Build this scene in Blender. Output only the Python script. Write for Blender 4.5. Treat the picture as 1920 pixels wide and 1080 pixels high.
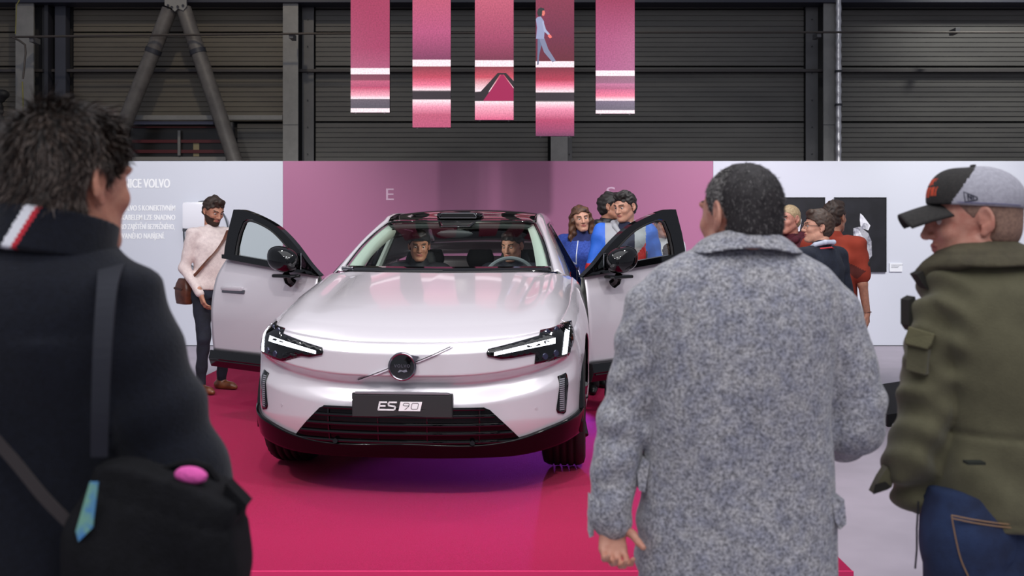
import bpy, bmesh, math, random
import numpy as np
from mathutils import Vector, Matrix
random.seed(7); RNG = np.random.default_rng(7)
for o in list(bpy.data.objects): bpy.data.objects.remove(o)
C = bpy.context.scene.collection
PI = math.pi
rad = math.radians
# ------------------------------------------------------------ camera, world, lights, exposure
F = 1867.0; CX, HY, CAMZ = 960.0, 432.0, 1.58
cd = bpy.data.cameras.new('camera'); cam = bpy.data.objects.new('camera', cd); C.objects.link(cam)
cam.location = (0, 0, CAMZ); cam.rotation_euler = (PI/2, 0, 0)
cd.sensor_width = 36; cd.lens = 36*F/1920; cd.shift_y = -(540-HY)/1920
cd.dof.use_dof = True; cd.dof.focus_distance = 7.2; cd.dof.aperture_fstop = 4.5
cd.clip_end = 100
bpy.context.scene.camera = cam
sc = bpy.context.scene
sc.view_settings.view_transform = 'Standard'; sc.view_settings.look = 'None'
sc.view_settings.gamma = 1; sc.view_settings.exposure = 0.1; sc.view_settings.use_curve_mapping = False
w = bpy.data.worlds.new('hall_air'); sc.world = w; w.use_nodes = True
w.node_tree.nodes['Background'].inputs[0].default_value = (0.80, 0.84, 1.0, 1)
w.node_tree.nodes['Background'].inputs[1].default_value = 0.26

def lamp(kind, name, loc, target, power, col=(1, 1, 1), **kw):
    l = bpy.data.lights.new(name, kind); o = bpy.data.objects.new(name, l); C.objects.link(o)
    l.energy = power; l.color = col
    for k, v in kw.items(): setattr(l, k, v)
    o.location = loc
    o.rotation_euler = (Vector(target)-Vector(loc)).to_track_quat('-Z', 'Y').to_euler()
    return o
# soft ceiling light of the hall
lamp('AREA', 'ceiling_softlight', (0, 3.5, 8.0), (0, 3.5, 0), 520, (0.96, 0.97, 1.0), shape='RECTANGLE', size=14, size_y=9)
lamp('AREA', 'front_fill_softlight', (0.5, -2.5, 6.5), (0.2, 3.0, 1.0), 250, (0.98, 0.98, 1.0), shape='RECTANGLE', size=7, size_y=4)  # unseen fill added behind and above the camera to brighten the near figures
# truss spots (small and hard: they make the round glints on the paint)
for (x, y, z, tx, ty, tz, p) in [(-3.4, 2.2, 5.0, -1.0, 6.6, 0.6, 300), (-0.6, 1.5, 5.6, -0.6, 6.6, 0.6, 330), (2.6, 2.4, 5.2, 0.2, 6.6, 0.6, 300),
                                 (-3.0, 7.5, 5.4, -0.8, 6.6, 0.6, 160), (2.6, 8.0, 5.4, 0.4, 7.2, 0.6, 200),
                                 (-5.2, 8.6, 5.4, -4.6, 13.6, 1.3, 620), (5.2, 8.6, 5.4, 4.6, 13.6, 1.3, 600), (7.2, 8.8, 5.4, 7.0, 13.6, 1.3, 420)]:
    lamp('SPOT', 'truss_spot', (x, y, z), (tx, ty, tz), p*1.25, (1.0, 0.98, 0.96), spot_size=rad(62), spot_blend=0.7, shadow_soft_size=0.09)
# light thrown on the pink partition, right side stronger than left
lamp('SPOT', 'pink_wash_spot', (3.2, 7.0, 5.2), (2.2, 13.6, 1.3), 900, (1.0, 0.90, 1.0), spot_size=rad(46), spot_blend=0.9, shadow_soft_size=0.10)
lamp('SPOT', 'pink_wash_spot', (-3.6, 7.0, 5.2), (-2.4, 13.6, 1.2), 330, (1.0, 0.92, 0.95), spot_size=rad(46), spot_blend=0.9, shadow_soft_size=0.10)
# violet lamp placed unseen under the car to tint the shaded carpet
lamp('SPOT', 'violet_spot', (0.35, 8.7, 0.31), (0.0, 5.5, 0.14), 480, (0.42, 0.08, 1.0), spot_size=rad(44), spot_blend=0.6, shadow_soft_size=0.03)
# hall lamps on the rear wall
lamp('SPOT', 'hall_lamp', (-4.5, 12.5, 9.0), (-6.0, 18.6, 4.0), 430, (1.0, 0.86, 0.66), spot_size=rad(80), spot_blend=0.8, shadow_soft_size=0.15)
lamp('SPOT', 'hall_lamp', (9.6, 14.5, 8.0), (9.2, 18.6, 4.4), 950, (0.95, 0.95, 0.90), spot_size=rad(70), spot_blend=1.0, shadow_soft_size=0.3)
lamp('SPOT', 'hall_lamp', (1.0, 13.5, 9.0), (0.6, 18.6, 3.6), 230, (1.0, 0.93, 0.80), spot_size=rad(80), spot_blend=1.0, shadow_soft_size=0.3)

# ------------------------------------------------------------ helpers
def W(px, py, d):
    "pixel of the photograph at distance d -> world point"
    return Vector(((px-CX)/F*d, d, CAMZ-(py-HY)/F*d))
def lin(c):
    return tuple((v/255/12.92 if v/255 <= 0.04045 else ((v/255+0.055)/1.055)**2.4) for v in c)
MATS = {}
def mat(name, col=(128, 128, 128), rough=0.6, metal=0.0, noise=None, bump=None, coat=0.0, sheen=0.0, emit=None, estr=1.0, alpha=None, spec=0.5, aniso=None):
    "noise=(scale, second colour, detail, lo, hi); bump=(scale, strength)"
    if name in MATS: return MATS[name]
    m = bpy.data.materials.new(name); m.use_nodes = True; MATS[name] = m
    nt = m.node_tree; b = nt.nodes['Principled BSDF']
    b.inputs['Base Color'].default_value = (*lin(col), 1); b.inputs['Roughness'].default_value = rough
    b.inputs['Metallic'].default_value = metal; b.inputs['Coat Weight'].default_value = coat
    b.inputs['Coat Roughness'].default_value = 0.04
    b.inputs['Sheen Weight'].default_value = sheen; b.inputs['Specular IOR Level'].default_value = spec
    if emit is not None:
        b.inputs['Emission Color'].default_value = (*lin(emit), 1); b.inputs['Emission Strength'].default_value = estr
    tc = nt.nodes.new('ShaderNodeTexCoord')
    src = tc.outputs['Object']
    if aniso:
        mp = nt.nodes.new('ShaderNodeMapping'); mp.inputs['Scale'].default_value = aniso
        nt.links.new(src, mp.inputs[0]); src = mp.outputs[0]
    if noise:
        n = nt.nodes.new('ShaderNodeTexNoise'); n.inputs['Scale'].default_value = noise[0]; n.inputs['Detail'].default_value = noise[2]
        n.inputs['Roughness'].default_value = 0.65
        r = nt.nodes.new('ShaderNodeValToRGB'); r.color_ramp.elements[0].position = noise[3]; r.color_ramp.elements[1].position = noise[4]
        r.color_ramp.elements[0].color = (*lin(col), 1); r.color_ramp.elements[1].color = (*lin(noise[1]), 1)
        nt.links.new(src, n.inputs['Vector']); nt.links.new(n.outputs['Fac'], r.inputs[0]); nt.links.new(r.outputs[0], b.inputs['Base Color'])
    if bump:
        n2 = nt.nodes.new('ShaderNodeTexNoise'); n2.inputs['Scale'].default_value = bump[0]; n2.inputs['Detail'].default_value = 4
        bp = nt.nodes.new('ShaderNodeBump'); bp.inputs['Strength'].default_value = bump[1]; bp.inputs['Distance'].default_value = 0.01
        nt.links.new(src, n2.inputs['Vector']); nt.links.new(n2.outputs['Fac'], bp.inputs['Height']); nt.links.new(bp.outputs[0], b.inputs['Normal'])
    return m
def glassmat(name, tint=(235, 245, 242), refl=1.0, rough=0.0, dens=1.0):
    "thin pane: clear with fresnel reflection"
    if name in MATS: return MATS[name]
    m = bpy.data.materials.new(name); m.use_nodes = True; MATS[name] = m; nt = m.node_tree
    nt.nodes.remove(nt.nodes['Principled BSDF']); out = nt.nodes['Material Output']
    t = nt.nodes.new('ShaderNodeBsdfTransparent'); t.inputs[0].default_value = (*lin(tint), 1)
    g = nt.nodes.new('ShaderNodeBsdfGlossy'); g.inputs['Roughness'].default_value = rough
    fr = nt.nodes.new('ShaderNodeLayerWeight'); fr.inputs[0].default_value = 0.22
    mu = nt.nodes.new('ShaderNodeMath'); mu.operation = 'MULTIPLY'; mu.inputs[1].default_value = refl; mu.use_clamp = True
    mx = nt.nodes.new('ShaderNodeMixShader')
    nt.links.new(fr.outputs['Fresnel'], mu.inputs[0]); nt.links.new(mu.outputs[0], mx.inputs[0])
    nt.links.new(t.outputs[0], mx.inputs[1]); nt.links.new(g.outputs[0], mx.inputs[2]); nt.links.new(mx.outputs[0], out.inputs[0])
    return m
def link(name, me, m=None, parent=None, smooth=True, **props):
    o = bpy.data.objects.new(name, me); C.objects.link(o)
    if m is not None:
        for mm in (m if isinstance(m, (list, tuple)) else [m]): me.materials.append(mm)
    if parent is not None: o.parent = parent
    if smooth: me.polygons.foreach_set('use_smooth', [True]*len(me.polygons))
    for k, v in props.items(): o[k] = v
    return o
def tag(o, label, cat, group=None):
    o['label'] = label; o['category'] = cat
    if group: o['group'] = group
    return o
def empty(name, loc=(0, 0, 0), rz=0.0, label=None, cat=None, group=None):
    o = bpy.data.objects.new(name, None); C.objects.link(o); o.location = loc; o.rotation_euler = (0, 0, rz); o.empty_display_size = 0.1
    if label: tag(o, label, cat, group)
    return o
def pyme(name, v, f):
    me = bpy.data.meshes.new(name); me.from_pydata([tuple(p) for p in v], [], [tuple(q) for q in f]); me.update(); return me
def npme(name, V, Q, mi=None):
    "numpy quads -> mesh, quick"
    me = bpy.data.meshes.new(name); V = np.asarray(V, np.float32); Q = np.asarray(Q, np.int32); k = Q.shape[1]
    me.vertices.add(len(V)); me.vertices.foreach_set('co', V.ravel())
    me.loops.add(Q.size); me.loops.foreach_set('vertex_index', Q.ravel())
    me.polygons.add(len(Q)); me.polygons.foreach_set('loop_start', np.arange(len(Q), dtype=np.int32)*k)
    me.polygons.foreach_set('loop_total', np.full(len(Q), k, np.int32))
    if mi is not None: me.polygons.foreach_set('material_index', np.asarray(mi, np.int32))
    me.update(calc_edges=True); me.validate(); return me
class MB:
    "collects simple solids into one mesh"
    def __init__(s): s.v = []; s.f = []
    def add(s, v, f):
        n = len(s.v); s.v += [tuple(p) for p in v]; s.f += [tuple(i+n for i in q) for q in f]; return s
    def box(s, lo, hi, bev=0.0):
        x0, y0, z0 = lo; x1, y1, z1 = hi
        if bev <= 0:
            return s.add([(x0, y0, z0), (x1, y0, z0), (x1, y1, z0), (x0, y1, z0), (x0, y0, z1), (x1, y0, z1), (x1, y1, z1), (x0, y1, z1)],
                         [(0, 3, 2, 1), (4, 5, 6, 7), (0, 1, 5, 4), (1, 2, 6, 5), (2, 3, 7, 6), (3, 0, 4, 7)])
        bm = bmesh.new(); bmesh.ops.create_cube(bm, size=1)
        for v in bm.verts: v.co = Vector(((x0+x1)/2+v.co.x*(x1-x0), (y0+y1)/2+v.co.y*(y1-y0), (z0+z1)/2+v.co.z*(z1-z0)))
        bmesh.ops.bevel(bm, geom=bm.edges[:], offset=bev, segments=2, profile=0.6, affect='EDGES')
        bm.verts.index_update(); s.add([v.co[:] for v in bm.verts], [[v.index for v in f.verts] for f in bm.faces]); bm.free(); return s
    def tube(s, pts, r, n=10, cap=True, flat=None):
        pts = [Vector(p) for p in pts]; m = len(pts); rs = r if isinstance(r, (list, tuple)) else [r]*m
        V = []; up = None
        for i, p in enumerate(pts):
            t = (pts[min(i+1, m-1)]-pts[max(i-1, 0)]).normalized()
            if up is None:
                up = Vector((0, 0, 1)) if abs(t.z) < 0.9 else Vector((1, 0, 0))
            a = t.cross(up).normalized(); b = a.cross(t).normalized(); up = b
            for k in range(n):
                th = 2*PI*k/n; V.append(p+a*math.cos(th)*rs[i]+b*math.sin(th)*rs[i]*(flat or 1))
        Fs = [(i*n+k, i*n+(k+1) % n, (i+1)*n+(k+1) % n, (i+1)*n+k) for i in range(m-1) for k in range(n)]
        if cap: Fs += [tuple(range(n-1, -1, -1)), tuple((m-1)*n+k for k in range(n))]
        return s.add(V, Fs)
    def prism(s, poly, d0, d1, axis='y'):
        "poly in (x,z) extruded along y (or (x,y) along z)"
        n = len(poly)
        mk = (lambda p, d: (p[0], d, p[1])) if axis == 'y' else ((lambda p, d: (p[0], p[1], d)) if axis == 'z' else (lambda p, d: (d, p[0], p[1])))
        V = [mk(p, d0) for p in poly]+[mk(p, d1) for p in poly]
        return s.add(V, [tuple(range(n)), tuple(range(2*n-1, n-1, -1))]+[(i, i+n, (i+1) % n+n, (i+1) % n) for i in range(n)])
    def build(s, name, m=None, parent=None, smooth=False, **props):
        me = pyme(name, s.v, s.f); bm = bmesh.new(); bm.from_mesh(me); bmesh.ops.recalc_face_normals(bm, faces=bm.faces[:]); bm.to_mesh(me); bm.free()
        o = link(name, me, m, parent, smooth, **props)
        if smooth:
            try: me.set_sharp_from_angle(angle=rad(40))
            except Exception: pass
        return o
def grid_mesh(name, fn, nu, nv, m, parent=None, thick=0.0, closed_u=False, **props):
    P = np.array([[fn(i/(nu-1), j/(nv-1)) for i in range(nu)] for j in range(nv)], float).reshape(-1, 3)
    return grid_np(name, P, nu, nv, m, parent, thick, **props)
def grid_np(name, P, nu, nv, m, parent=None, thick=0.0, keep=None, **props):
    jj, ii = np.meshgrid(np.arange(nv-1), np.arange(nu-1), indexing='ij')
    a = (jj*nu+ii).ravel(); Q = np.stack([a, a+1, a+nu+1, a+nu], 1)
    if keep is not None: Q = Q[keep.ravel()]
    o = link(name, npme(name, P, Q), m, parent, True, **props)
    if thick:
        md = o.modifiers.new('solid', 'SOLIDIFY'); md.thickness = thick; md.offset = 0
    return o
def crom(keys, m):
    "Catmull-Rom resample of key rows, first column is the parameter"
    K = np.array(keys, float); t = K[:, 0]; T = np.linspace(t[0], t[-1], m); out = np.zeros((m, K.shape[1])); out[:, 0] = T
    for c in range(1, K.shape[1]):
        y = K[:, c]; d = np.gradient(y, t) if len(t) > 2 else np.full(len(t), (y[-1]-y[0])/(t[-1]-t[0]))
        i = np.clip(np.searchsorted(t, T, side='right')-1, 0, len(t)-2); h = t[i+1]-t[i]; u = (T-t[i])/h
        out[:, c] = (2*u**3-3*u**2+1)*y[i]+(u**3-2*u**2+u)*h*d[i]+(-2*u**3+3*u**2)*y[i+1]+(u**3-u**2)*h*d[i+1]
    return out
def sstep(a, b, x):
    t = np.clip((x-a)/(b-a), 0, 1); return t*t*(3-2*t)
def text_mesh(body, size, m, parent, name='lettering', loc=(0, 0, 0), rot=(PI/2, 0, 0), sx=1.0, align='LEFT', extr=0.001, bold=0.0, shear=0.0, space=1.0, **props):
    cu = bpy.data.curves.new('txt', 'FONT'); cu.body = body; cu.size = size; cu.align_x = align; cu.extrude = extr; cu.offset = bold; cu.shear = shear
    cu.space_character = space; cu.resolution_u = 3
    t = bpy.data.objects.new('txt', cu); C.objects.link(t); dg = bpy.context.evaluated_depsgraph_get()
    me = bpy.data.meshes.new_from_object(t.evaluated_get(dg)); bpy.data.objects.remove(t); bpy.data.curves.remove(cu)
    me.materials.clear(); o = link(name, me, m, parent, False, **props); o.location = loc; o.rotation_euler = rot; o.scale = (sx, 1, 1); return o

# ------------------------------------------------------------ smooth solids from blended primitives (surface nets)
def rotm(yaw=0, pitch=0, roll=0):
    return np.array((Matrix.Rotation(yaw, 3, 'Z') @ Matrix.Rotation(pitch, 3, 'X') @ Matrix.Rotation(roll, 3, 'Y')))
class Blob:
    def __init__(s): s.p = []; s.post = None
    def cone(s, a, b, r1, r2=None, k=0.02, op='+'):
        r2 = r1 if r2 is None else r2; a = np.array(a, float); b = np.array(b, float)
        R = max(r1, r2); lo = np.minimum(a, b)-R; hi = np.maximum(a, b)+R
        def f(X, Y, Z):
            ab = b-a; L = max(ab@ab, 1e-9); t = np.clip(((X-a[0])*ab[0]+(Y-a[1])*ab[1]+(Z-a[2])*ab[2])/L, 0, 1)
            return np.sqrt((X-a[0]-t*ab[0])**2+(Y-a[1]-t*ab[1])**2+(Z-a[2]-t*ab[2])**2)-(r1+(r2-r1)*t)
        s.p.append((f, lo, hi, k, op)); return s
    def path(s, pts, rs, k=0.02):
        for i in range(len(pts)-1): s.cone(pts[i], pts[i+1], rs[i], rs[i+1], k)
        return s
    def ell(s, c, r, k=0.02, op='+', R=None):
        c = np.array(c, float); r = np.array(r, float); m = r.max()
        def f(X, Y, Z):
            x, y, z = X-c[0], Y-c[1], Z-c[2]
            if R is not None: x, y, z = (R[0, 0]*x+R[1, 0]*y+R[2, 0]*z, R[0, 1]*x+R[1, 1]*y+R[2, 1]*z, R[0, 2]*x+R[1, 2]*y+R[2, 2]*z)
            k0 = np.sqrt((x/r[0])**2+(y/r[1])**2+(z/r[2])**2); k1 = np.sqrt((x/r[0]**2)**2+(y/r[1]**2)**2+(z/r[2]**2)**2)
            return k0*(k0-1)/np.maximum(k1, 1e-9)
        s.p.append((f, c-m, c+m, k, op)); return s
    def loft(s, keys, n=2.3, k=0.02, op='+', m=60):
        "keys: z, cx, cy, rx, ry"
        T = crom(sorted(keys), m); z0, z1 = T[0, 0], T[-1, 0]
        lo = np.array([(T[:, 1]-T[:, 3]).min(), (T[:, 2]-T[:, 4]).min(), z0]); hi = np.array([(T[:, 1]+T[:, 3]).max(), (T[:, 2]+T[:, 4]).max(), z1])
        def f(X, Y, Z):
            cx, cy, rx, ry = [np.interp(Z, T[:, 0], T[:, i]) for i in (1, 2, 3, 4)]
            q = ((np.abs(X-cx)/rx)**n+(np.abs(Y-cy)/ry)**n)**(1/n)
            d = (q-1)*np.minimum(rx, ry); e = np.maximum(z0-Z, Z-z1)
            return np.maximum(d, e)
        s.p.append((f, lo, hi, k, op)); return s
    def fn(s, f, lo, hi, k=0.01, op='+'):
        s.p.append((f, np.array(lo, float), np.array(hi, float), k, op)); return s
    def mesh(s, res, lo=None, hi=None, xs=None, ys=None, zs=None, post=None):
        A = [q for q in s.p if q[4] == '+']
        if lo is None: lo = np.min([q[1] for q in A], 0)-2.5*res
        if hi is None: hi = np.max([q[2] for q in A], 0)+2.5*res
        ax = [a if a is not None else np.arange(lo[i], hi[i]+res, res) for i, a in enumerate((xs, ys, zs))]
        Fd = np.full([len(a) for a in ax], 1.0, np.float32)
        for f, l, h, k, op in s.p:
            mg = k*1.2+3*res; sl = []
            for i in range(3):
                a = np.searchsorted(ax[i], l[i]-mg); b = np.searchsorted(ax[i], h[i]+mg); sl.append(slice(a, b))
            if any(q.stop <= q.start for q in sl): continue
            X = ax[0][sl[0]][:, None, None]; Y = ax[1][sl[1]][None, :, None]; Z = ax[2][sl[2]][None, None, :]
            d = f(X, Y, Z); o = Fd[tuple(sl)]
            if op == '+': hh = np.clip(0.5+0.5*(o-d)/k, 0, 1); Fd[tuple(sl)] = o*(1-hh)+d*hh-k*hh*(1-hh)
            elif op == '-': hh = np.clip(0.5-0.5*(o+d)/k, 0, 1); Fd[tuple(sl)] = o*(1-hh)-d*hh+k*hh*(1-hh)
            else: Fd[tuple(sl)] = np.maximum(o, d)
        post = post or s.post
        if post is not None: Fd = Fd+post(ax[0][:, None, None], ax[1][None, :, None], ax[2][None, None, :])
        Fd[0], Fd[-1] = 1, 1; Fd[:, 0], Fd[:, -1] = 1, 1; Fd[:, :, 0], Fd[:, :, -1] = 1, 1
        return nets(Fd, ax)
def nets(Fd, ax):
    S = Fd < 0; n = S.astype(np.int8)
    c = sum(n[i:n.shape[0]-1+i, j:n.shape[1]-1+j, k:n.shape[2]-1+k] for i in (0, 1) for j in (0, 1) for k in (0, 1))
    I, J, K = np.nonzero((c > 0) & (c < 8)); ids = np.full(c.shape, -1, np.int64); ids[I, J, K] = np.arange(len(I))
    acc = np.zeros((len(I), 3)); cnt = np.zeros(len(I))
    P = [(0, 0, 0), (1, 0, 0), (0, 1, 0), (1, 1, 0), (0, 0, 1), (1, 0, 1), (0, 1, 1), (1, 1, 1)]
    for a in range(8):
        for b in range(a+1, 8):
            if sum(abs(P[a][q]-P[b][q]) for q in range(3)) != 1: continue
            fa = Fd[I+P[a][0], J+P[a][1], K+P[a][2]]; fb = Fd[I+P[b][0], J+P[b][1], K+P[b][2]]; m = (fa < 0) != (fb < 0)
            t = np.where(m, fa/np.where(m, fa-fb, 1), 0)
            for q, (ix, A) in enumerate(((I, ax[0]), (J, ax[1]), (K, ax[2]))):
                va = A[ix+P[a][q]]; vb = A[ix+P[b][q]]; acc[:, q] += np.where(m, va+(vb-va)*t, 0)
            cnt += m
    V = acc/np.maximum(cnt, 1)[:, None]; Q = []
    def quads(mask, sgn, cs):
        i, j, k = np.nonzero(mask)
        q = np.stack([ids[i+d[0], j+d[1], k+d[2]] for d in cs], 1); f = sgn[i, j, k]; q[~f] = q[~f][:, ::-1]; Q.append(q)
    s0 = S[:-1, 1:-1, 1:-1]; s1 = S[1:, 1:-1, 1:-1]; quads(s0 != s1, s0, [(0, 0, 0), (0, 1, 0), (0, 1, 1), (0, 0, 1)])
    s0 = S[1:-1, :-1, 1:-1]; s1 = S[1:-1, 1:, 1:-1]; quads(s0 != s1, s0, [(0, 0, 0), (0, 0, 1), (1, 0, 1), (1, 0, 0)])
    s0 = S[1:-1, 1:-1, :-1]; s1 = S[1:-1, 1:-1, 1:]; quads(s0 != s1, s0, [(0, 0, 0), (1, 0, 0), (1, 1, 0), (0, 1, 0)])
    return V, np.concatenate(Q)
def joinm(parts):
    V = []; Q = []; M = []; n = 0
    for v, q, mi in parts:
        V.append(v); Q.append(q+n); n += len(v); M.append(mi if isinstance(mi, np.ndarray) else np.full(len(q), mi))
    return np.concatenate(V), np.concatenate(Q), np.concatenate(M)
def cent(V, Q): return V[Q].mean(1)
# ------------------------------------------------------------ the hall
def struct(o, kind='structure'): o['kind'] = kind; return o
DP = 13.6      # exhibition partition
DB = 18.6      # rear hall wall
PZ = 0.16      # top of the carpeted platform
floor_m = mat('floor_grey', (160, 150, 162), 0.42, noise=(1.4, (148, 139, 150), 3, 0.35, 0.65), bump=(300, 0.05))
struct(MB().box((-16, -4, -0.2), (16, 24, 0.0)).build('floor', floor_m))
# floor sheets: large vinyl areas whose joints show as tonal steps
fs = mat('floor_sheet_light', (186, 178, 186), 0.35)
carpet_m = mat('magenta_carpet', (178, 24, 80), 1.0, noise=(260, (132, 10, 52), 3, 0.3, 0.75), bump=(420, 0.6), sheen=0.05, spec=0.05)
plat = empty('carpeted_platform', (0, 0, 0), 0, 'low display platform covered in crimson carpet under the white car', 'platform')
m_ = MB(); m_.box((-3.0, 4.16, 0.004), (1.42, 11.3, PZ-0.012), 0.004); m_.build('platform_base', mat('carpet_side', (150, 10, 52), 0.9), plat)
def carp(u, v):
    x = -3.0+u*4.42; y = 4.155+v*7.15
    return (x, y, PZ-0.002+0.002*math.sin(x*3.1+math.sin(y*2.3))*math.sin(y*2.7))
grid_mesh('carpet', carp, 80, 120, carpet_m, plat)
MB().box((-3.004, 4.148, 0.004), (1.424, 4.158, PZ), 0.002).build('carpet_edge', mat('carpet_trim', (205, 40, 96), 0.9), plat)
# partition walls: each printed board is a thing of the setting
wm = mat('partition_white', (208, 211, 222), 0.45)
pm = mat('partition_mauve', (176, 113, 147), 0.32, spec=0.45)
def px(x, d=DP): return (x-CX)/F*d
ztop = W(0, 302, DP).z
def board(name, x0, x1, m, dy=0.0):
    return struct(MB().box((x0, DP+dy, 0.0), (x1, DP+dy+0.10, ztop), 0.003).build(name, m))
wl = board('wall_partition_left', px(4), px(530.5), wm)
wp = board('wall_partition_center', px(530.7), px(1337), pm)
wr = board('wall_partition_right', px(1337.3), px(2150), wm)
struct(board('wall_partition_side', px(-300), px(1), wm, 0.0))
struct(MB().box((px(-300), DP-0.004, 0.0), (px(2150), DP-0.0005, 0.012)).build('baseboard_partition', mat('joint_dark', (70, 70, 78), 0.5)))
letm = mat('pale_pink_letters', (226, 190, 212), 0.5)
def wall_text(s, x0, ybase, hpx, wpx, m, parent, align='LEFT', bold=0.0, dbl=0):
    o = text_mesh(s, 1.0, m, parent, 'lettering', bold=bold, extr=0.0)
    xs = [v.co.x for v in o.data.vertices]; ys = [v.co.y for v in o.data.vertices]
    k = DP/F; cap = 0.729; sy = hpx*k/cap; sx = wpx*k/(max(xs)-min(xs))
    o.scale = (sx, sy, 1); p = W(x0, ybase, DP-0.004); o.location = (p.x-min(xs)*sx, DP-0.004, p.z)
    if dbl:
        o2 = o.copy(); C.objects.link(o2); o2.location = (o.location.x+dbl*DP/F, DP-0.0042, p.z)
    return o
wall_text('E', 724, 375, 23, 14.5, letm, wp)
wall_text('S', 1137, 374, 25, 17, letm, wp)
wtx = mat('white_print', (252, 253, 255), 0.4, emit=(255, 255, 255), estr=0.0)
wall_text('STANICE VOLVO', 206, 352, 17.5, 112, wtx, wl, bold=0.008, dbl=1.2)
for s, x0, yb, wp_ in [('STANICI VOLVO S KONEKTIVNÍM', 188, 395, 140), ('NABÍJECÍM KABELEM LZE SNADNO', 180, 412.5, 148),
                       ('PRO ZAJIŠTĚNÍ BEZPEČNÉHO,', 222, 430, 105), ('NEKOMPLIKOVANÉHO NABÍJENÍ.', 170, 447.5, 138)]:
    wall_text(s, x0, yb, 10.5, wp_, wtx, wl, bold=0.006, dbl=.8)

# rear wall: corrugated cladding between steel columns
lm = [mat('cladding_olive', (104, 98, 86), 0.55, noise=(0.5, (88, 82, 74), 4, 0.3, 0.7), aniso=(1, 1, 6)), mat('cladding_grey', (92, 90, 86), 0.5, noise=(0.6, (76, 74, 72), 4, 0.3, 0.7), aniso=(1, 1, 6))]
wb = struct(MB().box((-13, DB+0.12, 0), (13, DB+0.3, 10)).build('wall_back', mat('backing_dark', (36, 35, 36), 0.8)))
k = DB/F
def bx(x): return (x-CX)*k
def bz(y): return CAMZ-(y-HY)*k
rows = [(432, 304), (303, 228.5), (227, 124.5), (123, 60), (59, 17), (16, -70)]
def ribbed(x0, x1, z0, z1, name, m, parent):
    pts = []; n = max(3, int(round((z1-z0)/0.092))); h = (z1-z0)/n
    for i in range(n):
        a = z0+i*h; pts += [(a, 0.0), (a+h*0.80, 0.0), (a+h*0.84, 0.016), (a+h*0.96, 0.016)]
    pts.append((z1, 0.0)); V = []; Fc = []
    for (z, d) in pts: V += [(x0, DB+d, z), (x1, DB+d, z)]
    for i in range(len(pts)-1): Fc.append((2*i, 2*i+1, 2*i+3, 2*i+2))
    n0 = len(V); V += [(x0, DB+0.06, z0), (x1, DB+0.06, z0), (x1, DB+0.06, z1), (x0, DB+0.06, z1)]; t = 2*(len(pts)-1)
    Fc += [(0, n0, n0+1, 1), (t, t+1, n0+2, n0+3), (n0, n0+3, n0+2, n0+1)]
    o = link(name, pyme(name, V, Fc), m, parent, False); return o
for (x0, x1, mi) in [(-150, 46, 0), (138, 537, 0), (592, 1027, 1), (1066, 1507, 1), (1576, 2050, 1)]:
    for (ya, yb) in rows:
        if x0 == 138 and ya == 303: continue
        ribbed(bx(x0), bx(x1), bz(ya), bz(yb)-0.012, 'cladding_panel', lm[mi], wb)
st_l = mat('steel_light', (134, 133, 130), 0.5, noise=(3, (118, 117, 115), 4, 0.3, 0.7), bump=(40, 0.1))
st_m = mat('steel_mid', (96, 96, 98), 0.5, noise=(3, (84, 84, 86), 4, 0.3, 0.7))
st_d = mat('steel_dark', (44, 45, 52), 0.5)
st_g = mat('steel_tube_grey', (104, 100, 96), 0.5, noise=(5, (84, 80, 78), 3, 0.3, 0.7))
def column(xa, xb, xc, label, light=st_l):
    "face xa..xb, dark flange to xc (either side)"
    c = empty('steel_column', (bx((xa+xb)/2), DB-0.25, 0), 0, label, 'column'); ox = c.location
    def rel(b, nm, m): o = b.build(nm, m, c); o.location = (-ox.x, -ox.y, 0); return o
    rel(MB().box((bx(xa), DB-0.42, 0), (bx(xb), DB-0.38, 7), 0.002), 'front_flange', light)
    rel(MB().box((bx((xa+xb)/2)-0.02, DB-0.38, 0), (bx((xa+xb)/2)+0.02, DB-0.05, 7)), 'web', st_m)
    lo, hi = sorted((xb if xc > xb else xa, xc))
    rel(MB().box((bx(lo)+0.004, DB-0.09, 0), (bx(hi), DB-0.05, 7), 0.002), 'rear_flange', st_m)
    b = MB()
    for i, z in enumerate(np.arange(1.0, 6.6, 0.5)):
        xx = bx((lo+hi)/2); b.tube([(xx, DB-0.10, z), (xx, DB-0.12, z)], 0.012, 6)
    rel(b, 'bolt_row', st_d); o = rel(MB().box((bx(xa)-0.002, DB-0.423, bz(239)), (bx(xb)+0.002, DB-0.375, bz(238))), 'splice_joint', st_d)
    return c
column(50, 83, 95, 'grey steel column of the rear wall, left of the tubular brace')
column(540, 568, 590, 'grey steel column of the rear wall, left of the hanging screens')
column(1031, 1062, 1072, 'grey steel column seen below the fourth hanging screen')
column(1531, 1563, 1508, 'grey steel column of the rear wall, beside the silver duct')
# dark recess posts beside the first column
tag(MB().box((bx(97), DB-0.30, 0), (bx(104), DB-0.02, 7)).build('steel_post', st_d), 'thin dark steel post just right of the leftmost column', 'post')
tag(MB().box((bx(112), DB-0.2, 0), (bx(132), DB-0.02, 7)).build('steel_post', mat('steel_bluish', (58, 60, 70), 0.5)), 'bluish dark steel post between leftmost column and cladding', 'post')
struct(MB().box((-11, DB-0.5, bz(16)), (11, DB-0.1, bz(-6)), 0.01).build('trim_1', mat('beam_dark', (40, 42, 56), 0.5)))
struct(MB().box((bx(-150), DB-0.16, bz(137)), (bx(2050), DB-0.02, bz(132))).build('trim_2', mat('beam_brown', (62, 58, 58), 0.6)))
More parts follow.
